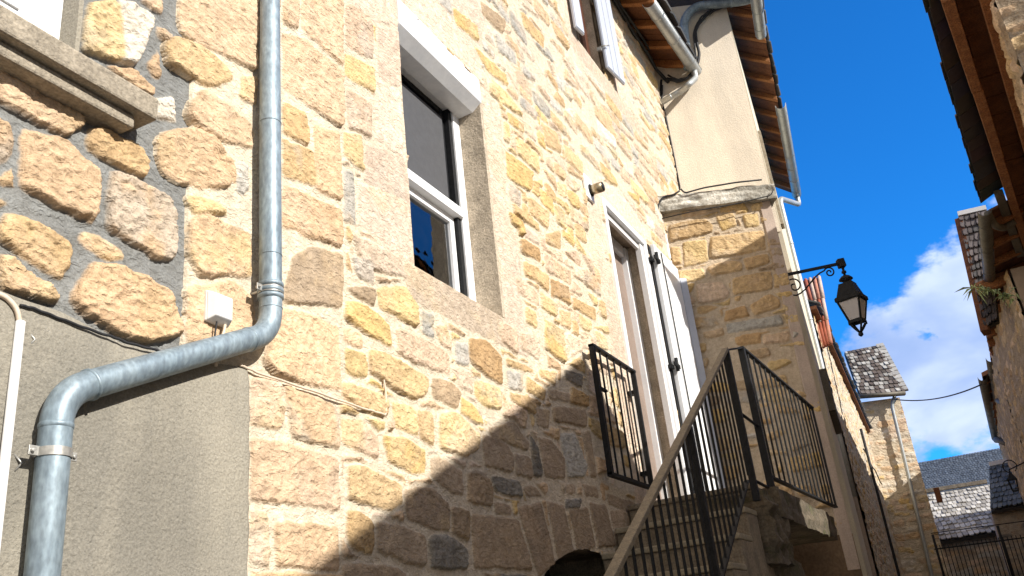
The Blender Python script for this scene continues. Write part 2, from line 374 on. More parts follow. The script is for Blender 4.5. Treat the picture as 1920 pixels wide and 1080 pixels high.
    nu, nv = UU.shape; idx = np.arange(nu*nv).reshape(nu, nv)
    q = np.stack([idx[:-1, :-1], idx[1:, :-1], idx[1:, 1:], idx[:-1, 1:]], -1).reshape(-1, 4)
    cu = ((us[:-1]+us[1:])/2)[:, None]+0*vs[None, :-1]; cv = ((vs[:-1]+vs[1:])/2)[None, :]+0*us[:-1, None]
    keep = np.ones(cu.shape, bool)
    for h in holes: keep &= ~((cu > h[0]) & (cu < h[1]) & (cv > h[2]) & (cv < h[3]))
    if hole_fn: keep &= ~hole_fn(cu, cv)
    q = q[keep.reshape(-1)]
    if np.cross(U, (0, 0, 1.))@Nn < 0: q = q[:, ::-1]
    used = np.unique(q); rm = np.full(nu*nv, -1); rm[used] = np.arange(len(used)); q = rm[q]
    V = P.reshape(-1, 3)[used]; Cc = C.reshape(-1, 3)[used]
    me = bpy.data.meshes.new(name); me.vertices.add(len(V)); me.vertices.foreach_set('co', V.astype(np.float32).ravel())
    me.loops.add(q.size); me.loops.foreach_set('vertex_index', q.astype(np.int32).ravel())
    me.polygons.add(len(q)); me.polygons.foreach_set('loop_start', np.arange(0, q.size, 4, dtype=np.int32))
    me.polygons.foreach_set('loop_total', np.full(len(q), 4, dtype=np.int32))
    me.update(calc_edges=True); me.polygons.foreach_set('use_smooth', np.ones(len(q), bool))
    ca = me.color_attributes.new("Col", 'FLOAT_COLOR', 'POINT')
    ca.data.foreach_set('color', np.hstack([np.clip(Cc, .01, .9), np.ones((len(Cc), 1))]).astype(np.float32).ravel())
    return link(name, me, mat or M_STONE, parent)
def tr(s, ox, oy, sc_, plane=None):
    "stones traced in a magnified view -> wall coordinates (x, z) on the facade"
    out = []
    for ln in s.strip().split('\n'):
        w = ln.split(); c = w[0][0]; hs = float(w[0][1:]) if len(w[0]) > 1 else 1
        nums = list(map(float, ' '.join(w[1:]).replace(',', ' ').split()))
        pts = []
        for i in range(0, len(nums), 2):
            px, py = ox+nums[i]/sc_, oy+nums[i+1]/sc_
            if plane is None: p = at(px, py, 1, 0); pts.append((p[0], p[2]))
            else:
                p = atp(px, py, plane[0], plane[2]); pts.append(((p-plane[0])@plane[1], p[2]))
        out.append((pts, c, hs))
    return out

def rough_box(name, parent, m, O, A, B, a, b, c0, c1, res, amp, colf, seed):
    "a lump of stone: a box grid pushed about by noise"
    O, A, B = (np.array(x, float) for x in (O, A, B)); s = MB()
    na, nb, nc = max(2, int((a[1]-a[0])/res)), max(2, int((b[1]-b[0])/res)), max(2, int((c1-c0)/res))
    def face(fn, n1, n2):
        V = []; 
        for i in range(n1+1):
            for j in range(n2+1):
                p = fn(i/n1, j/n2); V.append(p)
        V = np.array(V); return V, [(i*(n2+1)+j, (i+1)*(n2+1)+j, (i+1)*(n2+1)+j+1, i*(n2+1)+j+1) for i in range(n1) for j in range(n2)]
    la, lb, lc = a[1]-a[0], b[1]-b[0], c1-c0
    for fn, n1, n2 in ((lambda u, v: (a[0]+la*u, b[0], c0+lc*v), na, nc), (lambda u, v: (a[0]+la*u, b[1], c0+lc*v), na, nc), (lambda u, v: (a[0]+la*u, b[0]+lb*v, c0), na, nb), (lambda u, v: (a[0]+la*u, b[0]+lb*v, c1), na, nb), (lambda u, v: (a[0], b[0]+lb*u, c0+lc*v), nb, nc), (lambda u, v: (a[1], b[0]+lb*u, c0+lc*v), nb, nc)):
        V, Fs = face(fn, n1, n2)
        X = V[:, 0]; Y = V[:, 1]; Z = V[:, 2]
        lay = fbm(X*.7+Y*.4, Z*7, 4, seed, 4, .6); q = fbm(X*1.3+Z, Y*1.3-Z, 7, seed+3, 4, .6)
        ca_, cb_, cc_ = (a[0]+a[1])/2, (b[0]+b[1])/2, (c0+c1)/2
        rn = np.maximum(np.maximum(abs(X-ca_)/(la/2)-1+.06/la*2, 0)**0, 0)
        X2 = X+amp*.6*q; Y2 = Y+amp*(lay*1.0+q*.8); Z2 = Z+amp*.7*fbm(X+Y, X-Y, 5, seed+6, 3)
        P = O+X2[:, None]*A+Y2[:, None]*B+Z2[:, None]*np.array((0, 0, 1.))
        cols = [colf(lay[f[0]], q[f[0]], X[f[0]], Z[f[0]]) for f in Fs]; n0 = len(s.v)
        s.v += [tuple(p) for p in P]; s.f += [tuple(i+n0 for i in f) for f in Fs]; s.sm += [True]*len(Fs); s.c += cols
    return s.build(name, m, parent)
# ================================================================== GROUND
g = MB()
xs = [-60, -5, 10, 18, 26, 40, 80, 400]; zs = [0, 0, 0, .7, 1.5, 1.9, 2.2, 2.2]
V = [(x, y, z) for x, z in zip(xs, zs) for y in (-300, -12, 12, 300)]
g.quadgrid(V, [(i*4+j, i*4+j+1, (i+1)*4+j+1, (i+1)*4+j) for i in range(len(xs)-1) for j in range(3)])
tag(g.build("street", M_GROUND), kind='structure')

# ================================================================== LEFT HOUSE (grey pointing)
LEFT = empty("village_house", (1.0, 0, 0), "house at the left edge with big tan stones in grey mortar above a roughcast base", "house")
LS = tr("""
t1.2 0,230 160,310 290,420 310,480 250,515 130,450 0,370
t 0,430 50,470 60,540 20,600 0,610
t1.2 100,485 260,530 375,640 370,780 345,835 260,790 85,700 80,640
o 345,480 520,545 555,600 545,660 480,640 335,555
t1.1 425,640 650,745 665,800 655,960 600,970 405,840
o1.1 30,790 70,780 150,830 225,850 280,910 265,1000 240,1045 100,980 0,905
t.5 310,880 350,870 460,930 465,960 400,960 320,910
t1.3 0,945 36,956 118,1026 226,1092 228,1158 120,1120 0,1110
t1.3 356,974 450,986 534,1020 628,1086 664,1162 680,1250 560,1280 486,1264 414,1234 308,1174 278,1116
w1.1 450,0 490,0 578,75 510,245 440,225 430,100
y1.1 340,20 440,0 452,120 440,225 330,195 320,100
t.7 600,95 650,130 640,160 600,130
t.7 570,250 600,200 610,290 590,290
t.8 415,250 490,255 585,340 575,360 500,320
t.8 540,0 615,0 610,50 560,20
w.8 600,370 660,365 665,450 600,440
t1 345,-160 560,-150 560,-40 330,-40
""", 0, 0, 2)
us = spacing(.30, 1.99, lambda u: .0055); vs = spacing(2.3, 5.4, lambda v: .0055 if v < 4.0 else .02)
wl_auto = layout(.2, 1.12, 2.3, 3.3, np.random.RandomState(5), (.15, .22), (.2, .36), .035, 'tto') + layout(.2, 2.1, 3.95, 5.5, np.random.RandomState(6), (.15, .22), (.2, .36), .035, 'tto')
sheet("stone_wall", LEFT, (0, .012, 0), (1, 0, 0), (0, -1, 0), us, vs, LS, wl_auto, holes=[(.60, 1.425, 3.30, 5.1)], mortar=(.235, .24, .235), Hs=.014, rel=.010, edge=.011, warp=.014, wscale=8, seed=11, mnoise=.006, k=140, fine=.006, crisp=.006, grow=.003)
# roughcast lower wall, its top edge slanting down to the right like the cable
def crepi_panel():
    us = np.linspace(-1.2, 2.165, 380); vs = np.linspace(0, 1, 150)
    UU, TT = np.meshgrid(us, vs, indexing='ij')
    top = np.interp(UU, [-1.2, 1.29, 1.45, 1.65, 1.86, 2.165], [2.60, 2.578, 2.568, 2.535, 2.545, 2.585])+.012*fbm(UU, UU*0, 4, 3)
    ZZ = TT*top
    H = .016*(1-np.exp(-(top-ZZ)*40))+.004*fbm(UU, ZZ, 3, 7)
    edge = np.clip((2.165-UU)/.012, 0, 1); H = H*edge**.5 + .006*(edge > 0)
    UU = UU+np.where(edge < .99, .012*fbm(UU*0, ZZ, 11, 5, 4, .7), 0)
    V = np.stack([UU, .006-H-.008, ZZ], -1).reshape(-1, 3)
    idx = np.arange(380*150).reshape(380, 150)
    q = np.stack([idx[:-1, :-1], idx[1:, :-1], idx[1:, 1:], idx[:-1, 1:]], -1).reshape(-1, 4)
    me = bpy.data.meshes.new("roughcast_wall"); me.from_pydata(V.tolist(), [], q.tolist())
    for p in me.polygons: p.use_smooth = True
    link("roughcast_wall", me, M_CREPI, LEFT)
crepi_panel()
s = MB()
s.box(.5, 1.655, -.105, .03, 3.245, 3.325); s.box(.5, 1.60, -.07, .03, 3.20, 3.245)
o = s.build("window_sill", M_SILL, LEFT, bevel=.008)
s = MB(); s.box(.60, 1.425, .075, .12, 3.30, 5.1)
s.box(.60, 1.425, .12, .4, 3.27, 3.30)
o = s.build("shutter", M_WHITE, LEFT, bevel=.003)
s = MB()
for k in range(30):
    z = 3.50+k*.05
    s.hexa([(.7, .066, z), (1.285, .066, z), (1.285, .078, z), (.7, .078, z), (.7, .072, z+.042), (1.285, .072, z+.042), (1.285, .078, z+.042), (.7, .078, z+.042)])
s.build("louvre_slats", M_WHITE, o)
s = MB(); s.box(1.425, 1.44, .0, .2, 3.33, 5.1); s.build("window_reveal", M_CREPI, LEFT)
s = MB(); s.box(-1.2, 2.2, .02, .5, 0, 5.4); s.box(.60, 1.42, .0, .015, 9, 9.01)
s = MB()
for a in ((-1.2, .55), (1.45, 2.1)): s.box(a[0], a[1], .06, .5, 0, 5.4)
s.box(.55, 1.45, .06, .5, 0, 3.2); s.box(.55, 1.45, .2, .5, 3.2, 5.4)
s.build("wall_core", M_CREPI, LEFT)

# ================================================================== MAIN HOUSE
MAIN = empty("village_house", (5.5, 0, 0), "tall golden rubble-stone house with a shuttered upper window, white door and roller-shutter window", "house")
ST = tr("""
o1.2 615,175 660,145 760,175 860,265 885,380 850,380 770,330 720,345 640,290
t1.2 705,390 760,340 860,400 945,470 945,560 740,490 700,440
t1.3 590,510 700,480 800,520 850,600 860,700 740,710 620,660 590,600
t 670,0 955,0 955,270 860,240 740,160 680,130
t.6 905,280 960,295 960,390 900,365
y1.2 700,740 790,750 850,800 720,800
t1.1 710,830 760,800 940,880 940,1040 740,1030 700,940
t.6 700,1080 880,1064 950,1120 950,1280 860,1300 700,1270
g.6 885,610 925,620 925,720 890,720
t.7 780,560 870,600 880,690 800,600
p 670,-250 960,-250 960,-20 670,-20
""", 0, 0, 2) + tr("""
t.8 165,0 320,0 320,245 170,105
t.7 100,-10 155,-10 155,110 100,90
t 100,130 180,150 320,280 320,480 100,330
o.8 100,385 180,430 190,545 100,500
t 215,470 310,500 315,750 225,710
o.8 98,530 210,570 220,700 98,660
t1.2 98,695 310,790 312,930 100,850
k1.6 135,970 200,925 320,960 320,1150 100,1130
t.9 100,-180 320,-180 320,-20 100,-20
p.8 335,20 400,20 430,100 435,220 400,210 335,170
y.9 335,205 440,260 440,350 330,280
p.8 340,330 430,390 430,510 345,480
y.8 330,500 390,510 400,640 330,580
g.6 330,640 360,645 370,845 330,830
o.5 335,850 352,860 352,910 338,900
p.8 355,880 540,970 560,1040 400,1000
g.8 360,960 430,990 440,1060 380,1040
s.3 458,105 538,120 540,325 458,290
s.3 452,306 542,338 550,590 452,520
s.3 412,540 556,600 572,756 405,680
s.3 385,684 560,765 574,955 385,838
s.3 335,-60 538,-60 540,95 440,80 335,0
s.25 545,-30 640,-60 830,170 840,290 545,10
s.25 560,-180 760,-120 860,60 840,170 640,-60
s.3 843,330 905,390 930,540 848,450
s.3 850,468 935,560 935,800 858,690
s.3 868,700 938,790 1000,1040 888,980
s.3 560,-300 690,-300 760,-130 560,-190
""", 480, 0, 2) + tr("""
t1 20,270 90,80 200,100 310,150 315,380 220,370 60,320
p.8 -20,335 90,360 110,440 90,530 -20,510
t.9 110,370 300,450 305,600 130,550
p.8 -20,560 300,640 310,830 -20,790
p.7 -20,830 40,850 45,1050 -20,1020
t.8 70,880 305,900 310,1060 75,1040
t.8 -20,1070 320,1085 330,1200 -20,1180
y1.1 335,50 400,60 500,140 505,220 440,190 330,110
b.9 340,0 440,0 440,60 370,30
y1.1 455,0 560,0 600,70 600,150 460,70
t.6 330,150 385,170 395,220 330,200
y.9 335,230 400,245 410,330 335,320
o1.1 420,235 520,260 645,340 640,390 590,420 480,360 420,310
p.9 525,155 640,200 720,250 725,320 640,300 530,240
o1 320,355 400,370 490,420 490,480 420,470 320,400
p.8 320,490 400,500 450,560 455,640 400,620 320,570
y1 510,425 595,460 600,550 520,520
o.9 605,460 660,470 665,590 610,560
y1.1 685,475 740,470 835,550 830,600 790,630 690,600
y.9 475,560 540,560 635,615 635,690 590,700 490,640
o1 340,670 400,670 540,740 545,810 500,835 340,790
o1 340,840 400,850 430,880 430,1000 370,980 340,930
k1.2 450,885 500,885 630,930 635,1040 580,1040 450,980
d1.2 650,930 720,930 790,980 790,1050 655,1050
k1 555,760 660,750 720,820 720,910 640,890 560,840
k1 655,640 700,640 770,690 775,770 720,760 655,700
k1 730,820 795,840 795,940 735,920
k 790,690 850,690 880,750 880,820 800,800
d 880,710 960,720 970,780 890,760
k1 325,1040 500,1045 560,1075 540,1110 320,1110
r1.1 795,190 860,200 915,260 920,360 860,330 800,270
g.8 745,210 790,210 795,290 750,280
y.9 820,350 880,360 915,380 915,455 850,440 820,400
b.7 660,340 720,350 760,390 750,450 700,430 660,400
p.6 740,300 800,320 810,390 760,370
g.6 620,95 660,100 665,190 625,170
p.7 770,420 840,460 850,510 790,490
k 845,560 900,560 950,600 955,685 860,670
p.6 670,150 710,140 730,230 690,210
k.8 -20,1200 330,1220 330,1330 -20,1330
""", 480, 540, 2) + tr("""
y1 460,25 550,90 548,160 460,110
r1 530,0 600,0 620,95 530,30
y.9 375,110 430,140 435,225 375,190
o1 565,120 620,145 625,230 570,200
y1 485,180 580,240 595,420 480,340
p.9 235,190 320,230 330,370 235,300
p.7 340,250 455,280 450,400 345,340
o.7 265,395 420,460 400,475 270,430
o.8 450,460 545,480 540,550 450,490
g.8 270,465 355,490 360,580 280,560
o.9 380,500 490,580 480,630 380,580
y.9 10,610 90,680 135,770 10,700
d.8 590,460 690,490 690,560 600,510
k.8 500,580 620,590 620,640 510,620
r1 630,560 720,610 720,665 625,640
k1.1 525,670 715,690 720,780 530,750
k.9 435,680 510,690 500,780 440,770
k1 170,790 300,760 385,860 385,910 180,830
k1.1 155,920 200,890 300,930 300,1030 150,1000
k.9 310,930 400,960 410,1070 320,1040
d.9 400,830 440,900 465,1060 420,1060
k1 445,840 520,860 590,960 590,1070 480,1060
g1 570,830 650,820 710,1000 700,1060 610,1060
k1 690,810 735,810 770,1060 740,1060
y.9 765,240 830,280 840,350 780,330
o.8 635,55 770,120 770,180 640,110
p.8 600,250 690,300 690,350 610,400
r1 630,560 722,612 722,668 622,642
y.7 870,560 905,590 905,680 870,640
""", 860, 540, 3) + tr("""
k1.2 580,720 850,740 940,1040 600,1020
k1 860,680 990,640 1080,1000 980,1075
k1 1030,640 1130,660 1190,940 1100,980
k1 1165,690 1275,680 1320,910 1210,930
k1 1285,650 1380,660 1440,900 1335,910
k.9 1410,700 1490,690 1500,900 1455,900
b1.1 560,470 690,510 700,660 560,630
d1 700,495 850,520 880,610 720,570
k.7 895,560 960,545 1000,600 910,600
k.7 715,655 810,665 815,710 720,700
k.7 1145,530 1200,540 1200,580 1150,580
d.7 1146,625 1230,625 1225,670 1145,670
k.8 1245,540 1330,550 1340,610 1260,600
k1.1 190,620 300,560 440,680 450,800 400,810 200,740
b.9 465,675 570,700 555,860 470,820
k.8 1390,590 1560,650 1560,720 1400,650
k.9 1490,700 1600,740 1640,900 1510,880
""", 700, 740, 3.177) + tr("""
y1 195,170 325,280 330,375 210,270
y1.1 145,250 285,370 280,480 150,390
y.9 130,80 160,110 160,210 130,180
o1 340,90 430,150 455,260 370,220
o1.1 465,210 575,310 575,390 480,300
o1 265,510 375,590 380,690 280,600
r1.1 220,745 335,800 335,870 230,820
o1 370,720 450,700 450,800 370,770
o1 240,870 380,950 385,1040 250,940
r1 395,970 490,1020 495,1080 400,1060
y.9 415,550 470,590 480,690 430,650
g.9 160,430 225,490 225,560 170,520
p.8 360,830 510,930 510,1000 370,920
y.8 150,30 240,100 240,150 160,90
p.7 200,960 320,1050 330,1120 210,1040
s.3 575,390 690,400 690,520 600,470
s.3 605,540 670,520 690,750 612,640
s.3 610,660 690,770 705,960 618,850
s.3 690,430 780,470 960,740 900,720 700,530
""", 900, 200, 3) + tr("""
y1.1 665,50 800,160 810,250 680,140
y.9 790,280 980,450 990,510 870,430
y.9 895,480 980,550 1080,700 950,610
g.9 570,0 640,0 650,85 590,30
b.9 830,10 960,120 955,200 840,90
g1 905,200 1030,320 1040,385 930,300
o.9 1065,70 1200,220 1200,285 1090,170
g.8 825,220 905,290 905,350 840,290
""", 640, 0, 3.176)
# dressed surrounds and the rest of the coursed rubble
ST = [([(3.20, 3.17), (4.17, 3.17), (4.17, 3.345), (3.20, 3.345)], 'q', .25), ([(4.20, 3.18), (4.45, 3.18), (4.45, 3.60), (4.20, 3.60)], 's', .3), ([(4.20, 3.62), (4.50, 3.62), (4.50, 4.02), (4.20, 4.02)], 's', .3), ([(3.0, 3.36), (3.275, 3.36), (3.275, 3.86), (3.0, 3.86)], 's', .3)]+ST
ST += [([(5.98, z0), (6.275, z0), (6.275, z1), (5.98, z1)], 's', .3) for z0, z1 in ((2.5, 2.9), (2.93, 3.5), (3.53, 3.95), (3.98, 4.4))]
ST += [([(6.15, 6.5), (8.1, 6.5), (8.1, 6.7), (6.15, 6.7)], 's', .3), ([(5.95, 6.72), (6.36, 6.72), (6.36, 7.5), (5.95, 7.5)], 's', .3), ([(7.36, 6.72), (7.75, 6.72), (7.75, 7.5), (7.36, 7.5)], 's', .3), ([(7.36, 7.52), (7.7, 7.52), (7.7, 8.3), (7.36, 8.3)], 's', .3), ([(5.95, 7.52), (6.36, 7.52), (6.36, 8.3), (5.95, 8.3)], 's', .3)]
rg = np.random.RandomState(21)
AU = layout(1.85, 2.68, .0, 1.9, rg, (.22, .34), (.3, .5), .022, 'ptp') + layout(2.38, 2.68, 4.3, 8.5, rg, (.25, .36), (.2, .4), .02, 'tpt') + layout(1.80, 2.3, 4.2, 8.5, rg, (.2, .3), (.2, .4), .02, 'tpt')
AU += layout(2.73, 5.9, .0, 2.0, rg, (.12, .2), (.16, .34), .03, 'kkbkbd')
AU += layout(2.73, 9.45, 2.0, 5.0, rg, (.10, .17), (.14, .36), .022, 'ppoyttsyot')
AU += layout(2.72, 9.45, 5.0, 8.6, rg, (.09, .16), (.14, .40), .02, 'ptpgywtpspgo')
def arch(u, v):
    return (u > 3.85) & (u < 5.62) & (v < 1.2+.93*np.sqrt(np.clip(1-((u-4.95)/1.1)**2, 0, 1)))
dx = lambda u: max(.0055, .56*(u*u+4)/1775)
us = spacing(1.70, 9.44, dx, (3.28, 4.19, 6.31, 7.36, 6.38, 6.9))
vs = spacing(1.45, 8.42, lambda v: .0062 if v < 5 else .010, (3.35, 4.93, 2.45, 5.04, 6.72))
holes = [(3.28, 4.19, 3.35, 4.93), (6.31, 7.36, 2.45, 5.04), (6.38, 7.05, 6.72, 8.2)]
sheet("rubble_wall", MAIN, (0, 0, 0), (1, 0, 0), (0, -1, 0), us, vs, ST, AU, holes=holes, mortar=(.67, .58, .455), Hs=.0095, rel=.0072, edge=.011, grow=.0025, warp=.011, wscale=9, seed=3, hole_fn=arch, left_edge=1.885)
s = MB()      # body of the walls behind the faced stone
for x0, x1, z0, z1 in ((1.9, 3.28, 0, 8.4), (3.28, 3.8, 0, 3.35), (3.8, 4.22, 2.14, 3.35), (3.28, 4.19, 4.93, 8.4), (4.19, 4.22, 3.35, 8.4), (4.22, 5.62, 2.14, 8.4), (5.62, 6.31, 0, 8.4), (6.31, 7.36, 0, 2.45), (6.31, 7.36, 5.04, 6.72), (7.36, 9.4, 0, 8.4), (6.31, 6.38, 6.72, 8.4), (7.05, 7.36, 6.72, 8.4)):
    s.box(x0, x1, .02, .55, z0, z1)
s.box(6.38, 7.05, .02, .5, 8.2, 8.4)
s.build("wall_core", M_DRESS, MAIN)
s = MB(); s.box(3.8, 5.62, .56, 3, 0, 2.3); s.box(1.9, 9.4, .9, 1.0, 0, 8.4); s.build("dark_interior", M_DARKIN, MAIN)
# reveals of the main window
s = MB(); s.box(4.175, 4.207, -.004, .2, 3.35, 4.93); s.box(3.275, 3.285, .004, .2, 3.35, 4.93); s.box(3.285, 4.175, .004, .3, 3.33, 3.352)
s.build("window_reveal", M_DRESS, MAIN)
# --- roller-shutter window
s = MB(); y0, y1 = .150, .215
s.box(3.285, 3.345, y0, y1, 3.352, 4.74); s.box(4.100, 4.174, y0, y1, 3.352, 4.74); s.box(3.345, 4.100, y0, y1, 3.352, 3.41); s.box(3.345, 4.10, y0+.003, y1, 4.735, 4.76)
s.box(3.345, 4.1, y0-.012, y1+.02, 3.985, 4.045)
wf = s.build("window", M_WHITE, MAIN, bevel=.004)
s = MB(); s.box(4.062, 4.098, .162, .21, 3.412, 4.735); s.build("guide_rail", M_BLACK, wf, bevel=.002)
def sash(x0, x1, z0, z1, y, w, m):
    s = MB(); s.box(x0, x0+w, y, y+.04, z0, z1); s.box(x1-w, x1, y, y+.04, z0, z1); s.box(x0+w, x1-w, y, y+.04, z0, z0+w); s.box(x0+w, x1-w, y, y+.04, z1-w, z1)
    return s.build("sash", m, wf, bevel=.003)
sash(3.35, 4.055, 3.415, 3.985, .185, .045, M_WHITE)
sash(3.30, 4.055, 4.047, 4.735, .195, .035, M_BLACK)
s = MB(); s.box(3.36, 4.04, .205, .211, 3.43, 3.97); s.build("glass_pane", M_GLASS, wf)
s = MB(); nf = 60
Vc = [(3.62+.42*i/nf, .29+.018*math.sin(i*.9)+.008*math.sin(i*2.3), z) for i in range(nf+1) for z in (3.40, 4.75)]
s.quadgrid(Vc, [(2*i, 2*i+2, 2*i+3, 2*i+1) for i in range(nf)], True); s.build("curtain", M_CURT, wf)
s = MB(); s.box(3.30, 4.04, .212, .218, 4.06, 4.73); s.build("glass_pane", M_GLASS, wf)
s = MB(); s.box(3.346, 4.02, .186, .188, 4.05, 4.66); s.build("fly_screen", M_SCREEN, wf)
s = MB()
s.quadgrid([(3.278, -.014, 4.945), (4.185, -.014, 4.945), (4.185, -.014, 4.775), (3.278, -.014, 4.775), (3.285, .050, 4.722), (4.175, .050, 4.722), (4.175, .15, 4.716), (3.285, .15, 4.716), (3.285, .2, 4.925), (4.175, .2, 4.925)],
           [(0, 1, 2, 3), (3, 2, 5, 4), (4, 5, 6, 7), (8, 9, 1, 0), (0, 3, 4, 7, 8), (1, 9, 6, 5, 2), (7, 6, 9, 8)])
s.build("roller_shutter_box", M_WHITE, wf, bevel=.003)
# --- upper window
s = MB(); s.box(6.38, 6.46, .10, .18, 6.70, 8.2); s.box(6.97, 7.05, .10, .18, 6.70, 8.2); s.box(6.46, 6.97, .10, .18, 6.70, 6.78)
uw = s.build("window", M_BROWNW, MAIN, bevel=.004)
s = MB(); s.box(6.46, 6.97, .13, .15, 6.78, 8.2); s.build("glass_pane", M_GLASS, uw)
def shutter(x0, y0_, x1, y1_, z0, z1, n, name="shutter"):
    s = MB(); A = np.array((x1-x0, y1_-y0_, 0.)); L = np.linalg.norm(A); A /= L; B = np.array((A[1], -A[0], 0))
    s.frame_box((x0, y0_, z0), A, B, (0, 0, 1), 0, L, 0, .022, 0, z1-z0)
    for k in range(n):
        s.frame_box((x0, y0_, z0), A, B, (0, 0, 1), L*k/n+.006, L*(k+1)/n-.006, .022, .030, .01, z1-z0-.01)
    return s.build(name, M_SHUT, uw, bevel=.002)
shutter(7.02, -.035, 7.40, -.075, 6.77, 8.25, 3)
shutter(6.24, -.03, 6.39, -.05, 6.73, 8.25, 1)
s = MB(); s.tube([(6.98, -.03, 7.0), (6.99, -.08, 7.0), (7.05, -.10, 7.03)], .008, 8); s.box(6.96, 6.99, -.04, .0, 6.95, 6.99); s.build("shutter_catch", M_METALB, uw)
# --- door
s = MB()
s.box(6.29, 6.35, -.022, .06, 2.50, 5.04); s.box(6.35, 7.33, -.022, .06, 4.98, 5.04); s.box(7.33, 7.40, -.022, .06, 2.50, 5.04)
df = s.build("door_frame", M_WHITE, MAIN, bevel=.006)
s = MB(); s.box(7.25, 7.325, .0, .055, 2.5, 4.975); s.box(6.36, 7.25, .02, .05, 4.92, 4.975); s.build("inner_rebate", M_WHITED, df, bevel=.004)
s = MB()
s.box(6.31, 6.335, .06, .5, 2.45, 5.02); s.box(7.335, 7.36, .06, .5, 2.45, 5.02); s.box(6.335, 7.335, .06, .5, 5.0, 5.03); s.box(6.335, 7.335, .0, .5, 2.40, 2.5)
s.build("door_reveal", M_DRESS, MAIN)
s = MB(); s.box(6.34, 6.40, .16, .24, 2.5, 4.98); s.box(7.255, 7.333, .15, .24, 2.5, 4.98); s.box(6.40, 7.235, .16, .24, 4.88, 4.98); s.build("inner_frame", M_WHITE, df, bevel=.004)
s = MB(); s.box(6.40, 7.255, .20, .23, 2.5, 4.88); s.build("door_panel", M_INPINK, df)
# shutter leaf folded back against the wall
s = MB(); s.box(7.47, 8.22, -.070, -.030, 2.56, 5.03)
lf = s.build("door_shutter", M_WHITE, MAIN, bevel=.004)
s = MB(); s.hexa([(8.225, -.075, 2.56), (8.29, -.125, 2.56), (8.30, -.11, 2.56), (8.235, -.045, 2.56), (8.225, -.075, 4.93), (8.29, -.125, 4.93), (8.30, -.11, 4.93), (8.235, -.045, 4.93)]); s.build("folded_leaf", M_SHUT, lf, bevel=.003)
for z in (4.87, 3.83, 2.72):
    s = MB(); s.box(7.40, 7.56, -.082, -.068, z-.018, z+.018); s.tube([(7.455, -.082, z-.06), (7.455, -.082, z+.06)], .016, 10); s.box(7.36, 7.43, -.06, -.022, z-.045, z-.01)
    s.build("hinge", M_BLACK, lf)
s = MB(); s.tube([(7.64, -.08, 2.60), (7.64, -.08, 4.99)], .006, 8); s.box(7.42, 7.468, -.028, -.018, 2.56, 5.02); s.build("locking_rod", M_BLACK, lf)

# --- staircase
XL, ZL = 5.74, 2.45
STAIR = empty("staircase", (5.0, -.45, 0), "worn stone staircase climbing along the golden house to the landing by the white door", "staircase")
for k in range(14):
    x1 = XL-.3*k; z1 = ZL-.17*k
    if z1 < .1: break
    s = MB(); s.box(x1, x1+.31, -.85, -.02, max(0, z1-.6), z1-.035); st = s.build("step", M_CONC, STAIR, bevel=.008)
    s = MB(); s.box(x1-.018, x1+(.31 if k else .35), -.853, -.02, z1-.035, z1); s.build("tread", M_NOSE if k else M_CONC, st, bevel=.008)
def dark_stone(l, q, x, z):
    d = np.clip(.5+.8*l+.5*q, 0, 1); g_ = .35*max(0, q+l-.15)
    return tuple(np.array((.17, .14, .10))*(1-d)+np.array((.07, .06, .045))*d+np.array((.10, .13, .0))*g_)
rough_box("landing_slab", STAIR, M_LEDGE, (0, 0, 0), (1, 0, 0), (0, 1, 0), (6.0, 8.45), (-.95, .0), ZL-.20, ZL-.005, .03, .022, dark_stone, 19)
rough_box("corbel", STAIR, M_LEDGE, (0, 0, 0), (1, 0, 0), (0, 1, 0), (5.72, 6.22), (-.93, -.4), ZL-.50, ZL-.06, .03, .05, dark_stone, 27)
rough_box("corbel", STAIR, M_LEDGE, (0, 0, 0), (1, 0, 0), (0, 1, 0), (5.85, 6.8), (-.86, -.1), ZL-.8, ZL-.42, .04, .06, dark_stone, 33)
s = MB(); s.hexa([(1.6, -.8, 0), (5.9, -.8, 0), (5.9, -.05, 0), (1.6, -.05, 0), (1.6, -.8, .02), (5.9, -.8, 2.1), (5.9, -.05, 2.1), (1.6, -.05, .02)]); s.build("stair_core", M_CONC, STAIR)

# --- black metal railing on the staircase and landing
RAIL = empty("stair_railing", (5.5, -.9, 1.5), "black iron railing with thin bars running up the stone stairs and round the landing", "railing")
yr = -.90
P1 = at(1360, 655, 1, yr); P0 = at(1146, 1080, 1, yr); sl = (P1[2]-P0[2])/(P1[0]-P0[0])
P00 = P1-np.array((4.1, 0, 4.1*sl))
s = MB(); s.bar(P00, P1, .042, .022); s.build("handrail", M_RAIL, RAIL, bevel=.003)
Q1 = at(1400, 902, 1, yr); Q0 = Q1-np.array((4.0, 0, 4.0*sl)); s = MB(); s.bar(Q0, Q1, .03, .012); s.build("bottom_rail", M_BLACK, RAIL)
def post(a, b, w=.04, d=.04):
    s = MB(); s.bar(a, b, w, d, (1, 0, 0)); s.build("post", M_BLACK, RAIL, bevel=.002)
post((P1[0], yr, P1[2]), (P1[0], yr, Q1[2]-.1))
xp = P1[0]-1.30
post((xp, yr, P1[2]-1.30*sl-.01), (xp, yr, Q1[2]-1.4*sl-.3))
post((P1[0]-3.2, yr, P1[2]-3.2*sl-.01), (P1[0]-3.2, yr, Q1[2]-3.4*sl-.1))
n = 34
for k in range(1, n):
    x = P1[0]-.104*k
    if abs(x-xp) < .03: continue
    zt = P1[2]-.104*k*sl-.01; zb = Q1[2]-(Q1[0]-x)*sl+.0
    s = MB(); s.tube([(x, yr, zb), (x, yr, zt)], .007, 6, False); s.build("baluster", M_BLACK, RAIL)
